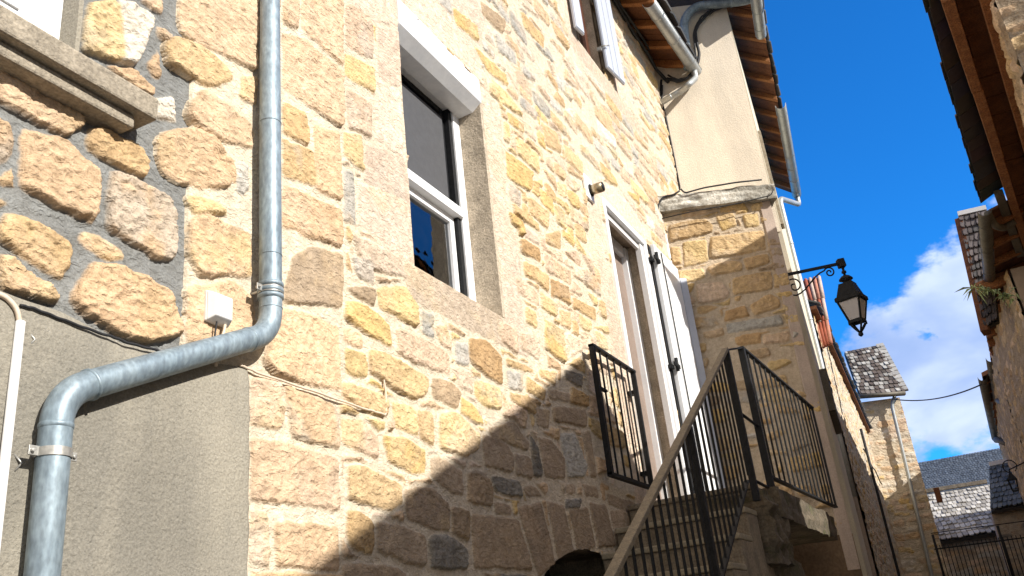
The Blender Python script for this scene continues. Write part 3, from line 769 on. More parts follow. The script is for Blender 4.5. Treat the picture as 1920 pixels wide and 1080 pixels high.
# landing balustrade
A0 = at(1390, 652, 1, yr); A1 = at(1524, 764, 1, -.985); B0 = at(1441, 893, 1, yr); B1 = at(1556, 949, 1, -.985)
xa = (A0[0]+B0[0])/2; zt = A0[2]; zb = B0[2]; xe = min(A1[0], 8.55)
ya = yr; ye = -.985
s = MB(); s.bar((xa, ya, zt), (xe, ye, zt), .034, .014); s.build("handrail", M_BLACK, RAIL)
s = MB(); s.bar((xa, ya, zb), (xe, ye, zb), .034, .014); s.build("bottom_rail", M_BLACK, RAIL)
post((xa, ya, zt), (xa, ya, zb-.25), .045, .045); post((xe, ye, zt), (xe, ye, zb), .02, .02)
n = 15
for k in range(1, n):
    t = k/n; x = xa+(xe-xa)*t; y = ya+(ye-ya)*t
    s = MB(); s.tube([(x, y, zb), (x, y, zt)], .0075, 6, False); s.build("baluster", M_BLACK, RAIL)
s = MB(); s.bar((P1[0], yr, P1[2]-.005), (xa, ya, zt-.005), .03, .01)
s.build("top_link", M_BLACK, RAIL)
for z in (Q1[2]+.03, (P1[2]+Q1[2])/2+.02):
    s = MB(); s.tube([(P1[0], yr, z), (xa, ya, z)], .010, 8); s.build("gate_latch", M_BLACK, RAIL)

# --- gate leaf folded against the wall
GATE = empty("metal_gate", (5.4, -.06, 2.58), "small black iron gate with six bars folded flat against the wall left of the door", "gate")
gx0, gx1, gz0, gz1, gy = 5.33, 6.17, 2.60, 3.47, -.075
s = MB(); s.box(gx0, gx1, gy-.02, gy+.02, gz1-.012, gz1+.004); s.box(gx0, gx1, gy-.018, gy+.018, gz0-.012, gz0+.012); s.box(gx0, gx0+.04, gy-.016, gy+.016, gz0, gz1); s.box(gx1-.03, gx1, gy-.016, gy+.016, gz0, gz1)
s.build("gate_frame", M_BLACK, GATE)
for k in range(1, 6):
    s = MB(); x = gx0+.02+(gx1-gx0-.035)*k/6; s.tube([(x, gy, gz0), (x, gy, gz1)], .0075, 6, False); s.build("bar", M_BLACK, GATE)
s = MB(); s.box(gx0+.02, gx0+.17, gy-.012, gy+.012, 3.17, 3.185); s.build("latch", M_BLACK, GATE)
s = MB(); s.box(gx1-.01, gx1+.05, gy, .0, 3.3, 3.33); s.box(gx1-.01, gx1+.05, gy, .0, 2.7, 2.73); s.build("hinge", M_BLACK, GATE)

# --- flue / lamp cylinder above the door
FL = empty("wall_flue", (6.0, 0, 4.97), "short brass-coloured tube on a white square plate above the door's left corner", "flue")
s = MB(); s.box(5.90, 6.07, -.022, -.004, 4.87, 5.08); s.build("plate", M_WHITE, FL, bevel=.003)
s = MB(); s.tube([(6.01, -.02, 4.965), (6.01, -.125, 4.965)], .042, 20); s.tube([(6.01, -.126, 4.965), (6.01, -.128, 4.965)], .036, 20); s.build("tube", M_BRONZE, FL)
s = MB(); s.tube([(6.01, -.1285, 4.965), (6.01, -.131, 4.965)], .037, 20); s.tube([(6.01, -.022, 4.965), (6.01, -.03, 4.965)], .052, 20); s.build("seal", M_BLACK, FL)

# ================================================================== DOWNPIPE IN FRONT
DP = empty("downpipe", (2.2, -.06, 2.8), "big grey-blue zinc downpipe with a long slanting offset between the two left houses", "downpipe")
h = -.062; r_ = .0395
pt = lambda px, py: at(px, py, 1, h)
xT = at(507, 400, 1, h)[0]; xB = at(93, 930, 1, h)[0]
e1 = pt(500, 622); e1[0] = xT; e2 = pt(112, 738); e2[0] = xB
top = np.array((xT, h, 9.0)); bot = np.array((xB, h, 0))
path = bend([top, e1, e2, bot], .085, 10)
s = MB(); s.tube(path, r_, 28); s.build("pipe", M_ZINC, DP)
d = (e2-e1)/np.linalg.norm(e2-e1)
def collar(s, c, d, r, w=.012, k=.004):
    c = np.array(c); d = np.array(d); s.tube([c-d*w, c-d*w*.6, c+d*w*.6, c+d*w], [r-.001, r+k, r+k, r-.001], 28, False)
up = np.array((0, 0, 1.))
zc = pt(505, 535)[2]
for c_, d_, w_, k_ in [((xT, h, zc-dz), up, .010, .006) for dz in (0, .022, .044)]+[((xT, h, e1[2]+.09), up, .003, .0016), (e1+d*.12, d, .004, .0022), (e2-d*.095, d, .006, .0035), (e2-up*.085, up, .008, .002), ((xT, h, pt(507, 480)[2]), up, .002, .0016), ((xT, h, 3.55), up, .004, .002), ((xT, h, 5.2), up, .004, .002)]:
    s = MB(); collar(s, c_, d_, r_, w_, k_); s.build("joint_ring", M_ZINC, DP)
def clamp(parent, x, z, h, r):
    s = MB(); s.tube([(x, h, z-.011), (x, h, z+.011)], r+.003, 28, False)
    s.frame_box((x, h, z), (1, 0, 0), (0, 1, 0), (0, 0, 1), -r-.028, -r+.002, -.002, .003, -.011, .013); s.frame_box((x, h, z), (1, 0, 0), (0, 1, 0), (0, 0, 1), r-.002, r+.026, -.002, .003, -.011, .011)
    s.tube([(x-r-.02, h-.01, z), (x-r-.02, h+.01, z)], .005, 8); s.tube([(x+r+.016, h-.008, z), (x+r+.016, h+.01, z)], .005, 8)
    s.tube([(x-r*.6, h+.02, z), (x-r*.6, .01, z)], .006, 8)
    s.build("clamp", M_METALB, parent, bevel=.001)
clamp(DP, xB, pt(95, 850)[2], h, r_)
clamp(DP, xT, zc-.022, h, r_+.001)

# --- white conduit at far left
CO = empty("conduit", (1.15, -.03, 2.5), "white plastic conduit running down the grey roughcast wall at the far left", "conduit")
cx = at(22, 740, 1, -.03)[0]; cz = at(33, 602, 1, -.03)[2]
s = MB(); s.tube([(cx, -.032, cz), (cx, -.032, 0)], .0115, 14); s.build("tube", M_WHITED, CO)
s = MB(); s.tube(bend([at(-40, 545, 1, -.02), at(8, 553, 1, -.025), at(33, 580, 1, -.03), (cx, -.032, cz-.02)], .04, 6), .007, 8); s.build("cable", M_CABW, CO)
for z in (cz-.015, cz-.33):
    s = MB(); s.tube([(cx, -.03, z), (cx, -.008, z)], .006, 8); s.box(cx-.003, cx+.05, -.02, -.012, z-.004, z+.006); s.tube([(cx+.03, -.02, z), (cx+.045, -.03, z-.02), (cx+.035, -.02, z-.04)], .003, 6); s.build("clip", M_METALB, CO)
def cable(name, pts, r, m, label, clips=0):
    s = MB(); pts = [np.array(p) for p in pts]; out = []
    for i in range(len(pts)-1):
        for k in range(8):
            t = k/8; out.append(pts[i]*(1-t)+pts[i+1]*t)
    out.append(pts[-1]); out = [p+np.array((0, 0, .0012*math.sin(i*1.3)+.001*math.sin(i*.5))) for i, p in enumerate(out)]
    s.tube(out, r, 8); o = s.build(name, m); tag(o, label, "cable")
    return o
cable("cable", [at(*q, 1, -.026) for q in ((38, 573), (70, 580), (128, 604), (200, 628), (232, 640), (290, 656), (330, 668))], .0042, M_CABLE, "thin black cable slanting along the top of the grey roughcast wall")
cable("cable", [at(*q, 1, -.014) for q in ((450, 685), (480, 697), (600, 738), (690, 768), (722, 778))]+[at(*q, 1, -.012) for q in ((724, 772), (723, 735), (719, 708))], .0045, M_CABW, "beige cable crossing the pale stone blocks below the pipe and turning up into the wall")
JB = empty("junction_box", tuple(at(408, 590, 1, -.02)), "small white junction box on the stone just left of the big downpipe", "junction box")
c = at(412, 578, 1, -.03)
s = MB(); s.hexa([(c[0]-.05, .0, c[2]-.052), (c[0]+.05, .0, c[2]-.052), (c[0]+.05, -.022, c[2]-.052), (c[0]-.05, -.022, c[2]-.052), (c[0]-.05, .0, c[2]+.052), (c[0]+.05, .0, c[2]+.052), (c[0]+.05, -.022, c[2]+.052), (c[0]-.05, -.022, c[2]+.052)]); s.build("base", M_WHITED, JB, bevel=.003)
s = MB(); s.hexa([(c[0]-.05, -.022, c[2]-.052), (c[0]+.05, -.022, c[2]-.052), (c[0]+.036, -.052, c[2]-.038), (c[0]-.036, -.052, c[2]-.038), (c[0]-.05, -.022, c[2]+.052), (c[0]+.05, -.022, c[2]+.052), (c[0]+.036, -.052, c[2]+.038), (c[0]-.036, -.052, c[2]+.038)]); s.build("cover", M_WHITED, JB, bevel=.004)
s = MB(); s.tube([(c[0]-.012, -.03, c[2]-.05), (c[0]-.014, -.025, c[2]-.10), (c[0]-.02, -.02, c[2]-.17)], .003, 6); s.build("black_wire", M_CABLE, JB)
s = MB(); s.tube(bend([(c[0]+.025, -.03, c[2]-.05), (c[0]+.02, -.03, c[2]-.08), (c[0]-.008, -.03, c[2]-.13), (c[0]-.01, -.03, c[2]-.2)], .03), .005, 8); s.build("white_wire", M_CABW, JB)

# ================================================================== ROOFS, GUTTERS
def tiles(name, parent, O, U, Vd, w, h, tw, th, thick, cols, seed, mat=None, jit=.12, lift=.02, rnd=False):
    "overlapping slates laid from the eave O up the slope"
    O, U, Vd = (np.array(a, float) for a in (O, U, Vd)); U /= np.linalg.norm(U); Vd /= np.linalg.norm(Vd)
    Nn = np.cross(U, Vd); Nn /= np.linalg.norm(Nn)
    if Nn[2] < 0: Nn = -Nn
    rg = random.Random(seed); s = MB(); nrow = int(h/th)+1
    for r in range(nrow):
        a = -rg.random()*tw
        while a < w:
            ww = tw*rg.uniform(1-jit*2, 1+jit*2); c = cols[rg.randrange(len(cols))]; f = rg.uniform(.75, 1.25); c = tuple(x*f for x in c)
            a0, a1 = max(0, a)+.004, min(w, a+ww)-.004
            if a1-a0 > .02:
                v0 = r*th-rg.uniform(0, jit)*th; v1 = min(h, v0+th*1.7); z0 = lift*rg.uniform(.7, 1.4)
                dp = rg.uniform(-.008, .008)
                cut = (a1-a0)*(.3 if rnd else .1)*rg.uniform(.6, 1.3)
                pts = [(a0, v1), (a0, v0+cut*.8), (a0+cut, v0+dp), (a1-cut, v0-dp), (a1, v0+cut*.8), (a1, v1)]
                V = []
                for t in (0, thick):
                    for (p, q) in pts:
                        z = z0*(1-(q-v0)/(v1-v0))+t+.001*(r % 2); V.append(O+U*p+Vd*q+Nn*z)
                s.quadgrid(V, [(5, 4, 3, 2, 1, 0), (6, 7, 8, 9, 10, 11)]+[(i, (i+1) % 6, 6+(i+1) % 6, 6+i) for i in range(6)], False, c)
            a += ww
    return s.build(name, mat or M_SLATE, parent)
def gutter(name, p0, p1, r, m, label, brackets=6, parent=None, group=None, rings=0, rim=.006):
    p0, p1 = np.array(p0, float), np.array(p1, float); d = p1-p0; L = np.linalg.norm(d); d /= L
    sx = np.cross(d, (0, 0, 1)); sx /= np.linalg.norm(sx); up = np.cross(sx, d)
    G = parent or empty(name, tuple(p0), label, "gutter", group)
    s = MB(); n = 14; V = []; Fs = []
    for k, q in enumerate((p0, p1)):
        for rr in (r, r-.004):
            for j in range(n+1):
                t = math.pi*j/n; V.append(q+sx*math.cos(t)*rr-up*math.sin(t)*rr)
    m_ = n+1
    for j in range(n):
        Fs.append((j, j+1, 2*m_+j+1, 2*m_+j)); Fs.append((m_+j, 3*m_+j, 3*m_+j+1, m_+j+1)); Fs.append((j, m_+j, m_+j+1, j+1)); Fs.append((2*m_+j, 2*m_+j+1, 3*m_+j+1, 3*m_+j))
    Fs.append(tuple(2*m_+j for j in range(m_)))
    s.quadgrid(V, Fs, True); s.tube([p0+sx*r, p1+sx*r], rim, 8); s.tube([p0-sx*r, p1-sx*r], rim*.7, 8)
    s.build("channel", m, G)
    for k in range(brackets):
        q = p0+d*L*(k+.5)/brackets; b = MB()
        pts = [q+sx*math.cos(math.pi*j/10)*(r+.004)-up*math.sin(math.pi*j/10)*(r+.004) for j in range(11)]
        for a_, c_ in zip(pts[:-1], pts[1:]): b.bar(a_, c_, .004, .022, tuple(d))
        b.build("bracket", m, G)
    return G
def eave(parent, W0, W1, E0, E1, zt, nr, thick=.10, seed=1, rafter_w=.07, ends=True):
    "boarded soffit W(all line)->E(dge line), rafters under it"
    W0, W1, E0, E1 = (np.array(a, float) for a in (W0, W1, E0, E1)); rg = random.Random(seed)
    up = np.array((0, 0, 1.)); L = np.linalg.norm(W1-W0); nb = max(3, int(L/.16))
    s = MB()
    for k in range(nb):
        t0, t1 = k/nb+.004/L, (k+1)/nb-.004/L; dz = rg.uniform(0, .006)
        a, b, c, d = W0+(W1-W0)*t0, W0+(W1-W0)*t1, E0+(E1-E0)*t1, E0+(E1-E0)*t0
        s.hexa([a+up*dz, b+up*dz, c+up*dz, d+up*dz, a+up*.03, b+up*.03, c+up*.03, d+up*.03])
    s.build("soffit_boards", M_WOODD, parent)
    dirv = (W1-W0)/L
    for k in range(nr):
        t = (k+.3)/nr+rg.uniform(-.02, .02)/nr; a = W0+(W1-W0)*t; c = E0+(E1-E0)*t; a = a-(c-a)*.2
        s = MB(); w2 = rafter_w/2; o = up*.0; dn = up*thick
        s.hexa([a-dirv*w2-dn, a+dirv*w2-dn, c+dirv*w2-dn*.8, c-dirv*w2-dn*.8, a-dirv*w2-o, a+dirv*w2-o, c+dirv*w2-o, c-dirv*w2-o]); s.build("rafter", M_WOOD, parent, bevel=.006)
SLC = [(.10, .105, .115), (.075, .08, .09), (.13, .13, .13)]
# --- main house eave
roof = empty("roof", (8, 0, 8.2), None, None)
del_label = roof
roof.parent = MAIN; roof.location = (2.5, 0, 8.2)
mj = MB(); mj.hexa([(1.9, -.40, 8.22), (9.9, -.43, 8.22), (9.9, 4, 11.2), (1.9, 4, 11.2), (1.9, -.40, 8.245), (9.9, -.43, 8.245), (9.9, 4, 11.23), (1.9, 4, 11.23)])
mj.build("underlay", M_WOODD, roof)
tiles("slates", roof, (1.9, -.46, 8.24), (1, -.004, 0), (0, 4.4, 3), 8.0, 5.3, .3, .2, .02, SLC, 4)
eave(roof, (1.9, .03, 8.38), (9.75, .03, 8.38), (1.9, -.40, 8.17), (9.75, -.43, 8.17), 0, 17, seed=3)
s = MB(); s.tube([(2, -.012, 8.24)]+[(2+.5*k, -.03+.01*math.sin(k*2.1), 8.20+.02*math.sin(k*1.7)) for k in range(1, 15)]+[(9.30, -.03, 8.16), (9.45, -.12, 8.0)], .022, 8)
s.tube([(2, -.03, 8.27)]+[(2+.5*k, -.06+.01*math.cos(k*2.1), 8.25+.015*math.cos(k*1.7)) for k in range(1, 15)], .018, 8)
tag(s.build("cable_bundle", M_CABLE), "thick black cable bundle running under the eave of the golden house", "cable")
g0, g1 = at(1222, 24, 1, -.36), at(1294, 140, 1, -.44)
g0 = (8.02, -.37, 8.13); g1 = (9.62, -.45, 8.13)
GU = gutter("gutter", g0, g1, .075, M_ZINCN, "short grey zinc gutter with an open end under the golden house's eave", 3)
AW = np.array((math.cos(rad(-65.3)), math.sin(rad(-65.3)), 0)); NW = np.array((AW[1], -AW[0], 0)); PU = np.array((9.39, 0, 0.)); PL = np.array((8.33, 0, 0.))
wp = lambda px, py, off, P0_=PU: atp(px, py, P0_+NW*off, NW)
a0 = np.array(g1)+np.array((-.12, 0, -.05))
q1 = wp(1290, 152, .22); q2 = wp(1278, 172, .15); q3 = wp(1236, 194, .10)
s = MB(); s.tube(bend([a0, a0+np.array((0, 0, -.12)), wp(1292, 158, .3), wp(1278, 170, .18), wp(1240, 192, .10)], .09, 6), .038, 16); s.build("outlet_pipe", M_ZINCN, GU)
s = MB(); qa, qb = wp(1278, 170, .18), wp(1240, 192, .10); dd = (qb-qa)/np.linalg.norm(qb-qa); collar(s, qa+dd*.02, dd, .038, .012, .004); s.build("joint_ring", M_ZINCN, GU)
s = MB(); collar(s, qa+(qb-qa)*.55, dd, .038, .012, .004); s.build("joint_ring", M_ZINCN, GU)
# ================================================================== WING (next house)
WING = empty("village_house", (9.0, -.5, 0), "narrow projecting house with beige roughcast above a grey stone ledge and ochre stones below", "house")
plane = (PL, AW, NW)
PS = tr("""
o 120,300 200,275 370,255 420,300 415,345 130,410
y 440,235 560,215 580,300 480,335
y 620,230 720,215 735,300 640,315
o1.1 400,375 590,350 760,330 780,460 600,500 400,525
y 215,415 370,395 390,540 230,580
o 130,445 190,440 210,560 140,565
o 375,590 430,555 610,535 620,600 420,640
o 630,520 790,495 805,550 650,600
y 185,605 350,590 370,650 190,700
y 200,700 300,690 270,750 210,760
p1 310,700 480,680 530,760 500,800 320,830
o1.1 550,660 700,620 810,610 820,730 700,750 560,770
p.8 215,790 280,775 300,820 230,850
o.7 315,850 400,838 460,850 350,895 318,895
o 670,840 800,760 870,800 870,850 700,905
r.9 500,880 640,840 670,910 500,950
o.9 245,930 430,910 470,970 260,1005
g1 510,965 870,905 900,970 520,1025
o.9 350,1025 490,990 495,1040 380,1065
p.8 760,1045 930,1010 935,1080 760,1100
o.5 210,210 340,190 430,200 330,230 210,245
""", 1220, 340, 3.6, plane)
us = spacing(-.05, 1.125, lambda u: .009); vs = spacing(2.3, 5.76, lambda v: .0085)
rg = np.random.RandomState(77)
PA = layout(.02, 1.02, 2.3, 4.35, rg, (.10, .17), (.14, .34), .035, 'ooyobrgoy') + layout(.02, 1.02, 4.35, 5.8, rg, (.12, .18), (.16, .34), .035, 'ooyb')
sheet("rubble_wall", WING, PL, AW, NW, us, vs, PS, PA, mortar=(.57, .47, .35), Hs=.015, rel=.012, edge=.018, warp=.010, seed=31, mnoise=.004, k=110)
s = MB(); s.frame_box(PL, AW, -NW, (0, 0, 1), -.03, 1.125, .02, 2.2, 2.3, 5.76); s.build("wall_core", M_PINK, WING)
s = MB(); s.frame_box(PL, AW, -NW, (0, 0, 1), 1.02, 1.135, -.018, .01, 2.0, 5.77); s.build("corner_render", M_PINK, WING, bevel=.006)
s = MB(); s.frame_box(PL, AW, -NW, (0, 0, 1), -.2, 1.14, -.012, 2.2, 0, 2.31); s.build("plaster_base", M_BROWNP, WING)
def ledge_col(l, q, x, z):
    d = np.clip(.5+.9*l+.5*q+.45*(x-.6), 0, 1); return tuple(np.array((.68, .66, .60))*(1-d)+np.array((.30, .29, .26))*d)
zl0, zl1 = 5.72, 5.885
rough_box("stone_ledge", WING, M_LEDGE, PL, AW, -NW, (-.09, 1.19), (-.10, 1.2), zl0, zl1, .016, .02, ledge_col, 8)
# upper roughcast wall
s = MB(); s.frame_box(PU, AW, -NW, (0, 0, 1), -.02, 1.055, 0, .8, 5.8, 9.15); s.build("roughcast_wall", M_REND, WING)
PCN = PU+AW*1.055
A2 = np.array((math.cos(rad(5.2)), math.sin(rad(5.2)), 0)); I2 = np.array((-A2[1], A2[0], 0))
s = MB(); s.frame_box(PCN, A2, I2, (0, 0, 1), .006, 5.45, -.012, .6, 0, 9.15); s.build("cream_side_wall", M_REND2, WING)
s = MB(); s.frame_box(PCN, A2, I2, (0, 0, 1), .25, .42, -.05, -.012, 6.0, 7.3); s.build("timber_post", M_SILL, WING)
s = MB(); s.frame_box(PCN, A2, I2, (0, 0, 1), 1.9, 3.6, -.10, .0, 4.05, 4.6); s.build("lintel_box", M_ZINCD, WING)
roof2 = bpy.data.objects.new("roof", None); sc.collection.objects.link(roof2); roof2.parent = WING
We = lambda t, o, z: tuple(PCN+A2*t+I2*(-o)+np.array((0, 0, z)))
eave(roof2, We(-.9, -.02, 9.30), We(6.05, -.02, 9.30), We(-.9, .42, 9.02), We(6.05, .33, 9.02), 0, 13, seed=9)
tiles("slates", roof2, We(-1.0, .46, 9.07), A2-I2*-.013, -np.array(I2)*-1+np.array((0, 0, .7)), 7.05, 3.5, .3, .2, .02, SLC, 6)
s = MB(); s.hexa([We(-1, .42, 9.05), We(6.0, .33, 9.05), We(6.0, -3, 11.5), We(-1, -3, 11.5), We(-1, .42, 9.07), We(6.0, .33, 9.07), We(6.0, -3, 11.52), We(-1, -3, 11.52)]); s.build("underlay", M_WOODD, roof2)
zg = 8.99
GA = gutter("gutter", at(1414, -30, 2, zg), at(1427, 66, 2, zg), .07, M_ZINCN, "grey zinc gutter at the top, above the lower end of the beige house's eave", 3)
ga = at(1463, 196, 2, zg); gb = at(1494, 366, 2, zg)
GB = gutter("gutter", ga, gb, .078, M_ZINCN, "long grey zinc gutter against the blue sky, ending in a curved downpipe", 7)
xq = 14.8; D0 = at(1468, 400, 0, xq); D1 = at(1558, 790, 0, xq); D1 = np.array((xq, D0[1], D1[2]))
s = MB(); s.tube(bend([np.array(gb)+(-.05, 0, -.04), np.array(gb)+(-.05, 0, -.22), D0+(0, 0, .30), D0+(0, 0, -.1), D1+(0, 0, -.2), D1+(0, 0, -1.2)], .16, 6), .048, 16); s.build("downpipe", M_ZINCN, GB)
s = MB()
for z in (D0[2]-.6, D0[2]-2.0, D0[2]-3.2): collar(s, (xq, D0[1], z), up, .048, .02, .006)
s.build("joint_ring", M_ZINCN, GB)
# zinc pipe crossing the roughcast wall and its cables
WP = empty("downpipe", tuple(wp(1290, 20, .1)), "blue-grey pipe bending across the top of the beige roughcast wall", "downpipe")
pp = [wp(1460, -22, .14), wp(1400, 2, .10), wp(1302, 12, .10), wp(1281, 38, .10), wp(1290, 128, .12)]
s = MB(); s.tube(bend(pp, .16, 6), .056, 18); s.build("pipe", M_ZINC, WP)
s = MB(); dd = (pp[2]-pp[1])/np.linalg.norm(pp[2]-pp[1]); collar(s, pp[1]+dd*.2, dd, .056, .012, .005); collar(s, pp[2]-dd*.12, dd, .056, .012, .004)
dv = (pp[4]-pp[3])/np.linalg.norm(pp[4]-pp[3]); collar(s, pp[3]+dv*.10, dv, .056, .012, .006); s.build("joint_ring", M_ZINC, WP)
def wcable(pts, r, off, label, plane0=PU):
    P = bend([wp(x, y, off, plane0) for x, y in pts], .08, 4); s = MB()
    P = [p+NW*(-.0)+np.array((0, 0, .006*math.sin(i*1.9))) for i, p in enumerate(P)]
    s.tube(P, r, 8); return s
s = wcable([(1378, 8), (1345, 15), (1322, 30), (1303, 55), (1306, 80), (1312, 102), (1306, 125), (1296, 142), (1276, 154), (1250, 148)], .020, .05, '')
s2 = wcable([(1372, 4), (1340, 12), (1312, 34), (1300, 60), (1303, 90), (1306, 115), (1292, 145), (1268, 150), (1252, 140)], .012, .07, ''); s.quadgrid(s2.v, s2.f, True)
tag(s.build("cable_bundle", M_CABLE), "thick black cables looping beside the blue-grey pipe on the beige wall", "cable")
s = MB(); s.tube(bend([wp(x, y, .02) for x, y in ((1240, 150), (1238, 180), (1247, 215), (1262, 290), (1274, 352))], .05), .014, 8); s.tube([wp(x, y, .03) for x, y in ((1242, 160), (1241, 190), (1250, 230), (1265, 300), (1274, 356))], .010, 8)
tag(s.build("cable", M_CABLE), "thin black cable dropping down the corner where beige wall meets golden stones", "cable")
lp = lambda px, py, off=.12: wp(px, py, off, PL)
s = MB(); s.tube(bend([lp(x, y) for x, y in ((1274, 358), (1262, 366), (1244, 368), (1233, 384), (1233, 402), (1237, 420), (1244, 440))], .06), .011, 8)
s.tube(bend([lp(x, y, .13) for x, y in ((1276, 354), (1284, 362), (1320, 352), (1380, 342), (1428, 337))], .05), .009, 8)
s.tube(bend([lp(x, y, .13) for x, y in ((1240, 410), (1300, 396), (1380, 382), (1446, 366), (1450, 355))], .05), .006, 8)
tag(s.build("cable", M_CABLE), "black cable clipped around the top and left end of the grey stone ledge", "cable")
CT = empty("conduit", tuple(lp(1247, 460, .03)), "short white conduit in the corner between the golden wall and the ochre-stone house", "conduit")
zc0 = lp(1246, 440, .05); zc1 = lp(1258, 505, .05); zc1 = np.array((zc0[0], zc0[1], zc1[2]-1.2))
s = MB(); s.tube([zc0, zc1], .022, 12); s.build("tube", M_WHITED, CT); s = MB(); s.tube([(zc0[0], zc0[1], zc0[2]-.28), (zc0[0], zc0[1], zc0[2]-.30)], .026, 12); s.build("joint_ring", M_CABLE, CT)
# ================================================================== WALL LANTERN
LA = empty("wall_lantern", (8.85, -1.02, 4.9), "black four-sided street lantern hanging from a scrolled bracket against the blue sky", "lantern")
b0 = at(1466, 517, 0, 8.84); b1 = at(1576, 494, 0, 9.10); b1[2] = b1[2]
dl = (b1-b0); dl /= np.linalg.norm(dl)
s = MB(); s.bar(b0-dl*.06, b1, .022, .030); s.build("arm", M_BLACK, LA, bevel=.002)
s = MB(); s.frame_box(b1, dl, np.cross((0, 0, 1), dl), np.cross(dl, np.cross((0, 0, 1), dl)), -.03, .04, -.035, .035, -.045, .045); s.build("arm_head", M_BLACK, LA, bevel=.004)
def spiral(c, r0, r1, a0, a1, n=26):
    return [c+dl*math.cos(a0+(a1-a0)*k/n)*(r0+(r1-r0)*k/n)+np.array((0, 0, 1.))*math.sin(a0+(a1-a0)*k/n)*(r0+(r1-r0)*k/n) for k in range(n+1)]
s = MB(); La = np.linalg.norm(b1-b0)
ca_ = b0+dl*(.10)+up*(-.135); cb_ = b0+dl*(.47*La/.6)+up*(-.07)
sp1 = spiral(ca_, .015, .105, rad(60), rad(60+360+210)); sp2 = spiral(cb_, .058, .012, rad(150), rad(150-520))
s.tube(sp1, .008, 8, False); s.tube([sp1[-1]]+[sp1[-1]*(1-t)+sp2[0]*t+up*(-.045*math.sin(math.pi*t)*(1-2*t)) for t in (.15, .3, .5, .7, .85)]+[sp2[0]], .008, 8, False); s.tube(sp2, .008, 8, False)
s.build("scroll", M_BLACK, LA)
LC = b1+dl*.01+up*(-.05)       # hanging point
LS_ = .80
def ring(z, w): return [LC+np.array((x*w*LS_, y*w*LS_, z if z > -.185 else -.185+(z+.185)*.93)) for x, y in RL]
ca, sa = math.cos(rad(-14)), math.sin(rad(-14)); RL = [(ca*x-sa*y, sa*x+ca*y) for x, y in ((-1, -1), (1, -1), (1, 1), (-1, 1))]
s = MB(); s.tube([LC, LC+up*-.035, LC+up*-.04, LC+up*-.06, LC+up*-.065, LC+up*-.10], [.014, .012, .024, .024, .012, .012], 12)
s.tube([LC+up*-.085, LC+up*-.10, LC+up*-.125, LC+up*-.135, LC+up*-.15, LC+up*-.19], [.018, .045, .068, .070, .035, .04], 18); s.build("finial", M_BLACK, LA)
s = MB()
def frust(s, z0, w0, z1, w1): s.hexa(ring(z0, w0)+ring(z1, w1))
frust(s, -.335, .135, -.185, .085); frust(s, -.345, .150, -.335, .15); frust(s, -.385, .158, -.345, .158); frust(s, -.19, .088, -.18, .088)
s.build("roof_cap", M_BLACK, LA, bevel=.003)
s = MB(); zt_, zb_ = -.385, -.62; wt, wb = .135, .072
T_, B_ = ring(zt_, wt), ring(zb_, wb)
for k in range(4):
    s.bar(T_[k], B_[k], .016, .016); s.bar(T_[k], T_[(k+1) % 4], .018, .02); s.bar(B_[k], B_[(k+1) % 4], .018, .03)
s.build("cage", M_BLACK, LA)
for k in range(4):
    a, b, c, d = T_[k], T_[(k+1) % 4], B_[(k+1) % 4], B_[k]; s = MB(); ctr = LC+up*(-.5)
    inn = lambda p: p+(ctr-p)*.03
    P = [a, b, c, d]; s.hexa([p*.985+ctr*.015 for p in P]+[p*.97+ctr*.03 for p in P]); s.build("pane", M_LAMPG, LA)
s = MB(); frust(s, -.635, .080, -.618, .080)
B2 = ring(-.64, .078)
for k in range(4): s.tube([B2[k]+up*.02, B2[k]+up*-.015], .010, 6); s.tube([B2[k]*.8+LC*.2+up*(-.128), LC+up*(-.71)], .008, 6)
for k in range(4): s.tube(bend([B2[k], (B2[k]+LC+up*-.7)/2+up*-.015, LC+up*-.715], .03), .009, 6)
s.tube([LC+up*-.70, LC+up*-.715, LC+up*-.735, LC+up*-.75], [.012, .024, .024, .008], 12); s.build("bottom_finial", M_BLACK, LA)
bx = at(1483, 566, 0, 8.86)
JB2 = empty("junction_box", tuple(bx), "grey electrical box with a hanging black wire below the black lantern's bracket", "junction box")
s = MB(); s.box(bx[0]-.04, bx[0]+.05, bx[1]-.03, bx[1]+.04, bx[2]-.1, bx[2]+.09); s.build("box", M_ZINCD, JB2, bevel=.006)
s = MB(); s.tube(bend([bx+(0, 0, -.09), bx+(0, .0, -.2), bx+(-.05, .06, -.22), bx+(-.05, .07, 0), bx+(-.03, .08, .25)], .08), .009, 8); s.build("wire", M_CABLE, JB2)

# ================================================================== STONE HOUSE WITH RED TILES
H3 = empty("village_house", (18, -.4, 0), "long pale stone house down the street, beyond the lantern, half in shade", "house")
A3 = np.array((12.8, .52, 0)); A3 /= np.linalg.norm(A3); N3 = np.array((A3[1], -A3[0], 0)); O3 = np.array((15.3, -.56, 0))
def fwall(name, parent, O, A, Nn, L, z0, z1, res, pal, seed, mortar=(.62, .54, .41), hr=(.12, .22), wr=(.2, .5), holes=(), Hs=.014, rel=.012, warp=.022):
    rg = np.random.RandomState(seed); us = spacing(0, L, lambda u: res[0]); vs = spacing(z0, z1, lambda v: res[1])
    return sheet(name, parent, O, A, Nn, us, vs, [], layout(0, L, z0, z1, rg, hr, wr, .03, pal, jit=.02), holes=holes, mortar=mortar, Hs=Hs, rel=rel, edge=.022, warp=warp, wscale=6, seed=seed, mat=M_FAR, k=90, mnoise=.005, fine=.0, crisp=.003)
fwall("stone_wall", H3, O3, A3, N3, 13.0, 0, 6.5, (.04, .022), 'ptyogwp', 42, hr=(.10, .18), wr=(.15, .4), Hs=.010, rel=.008, warp=.02)
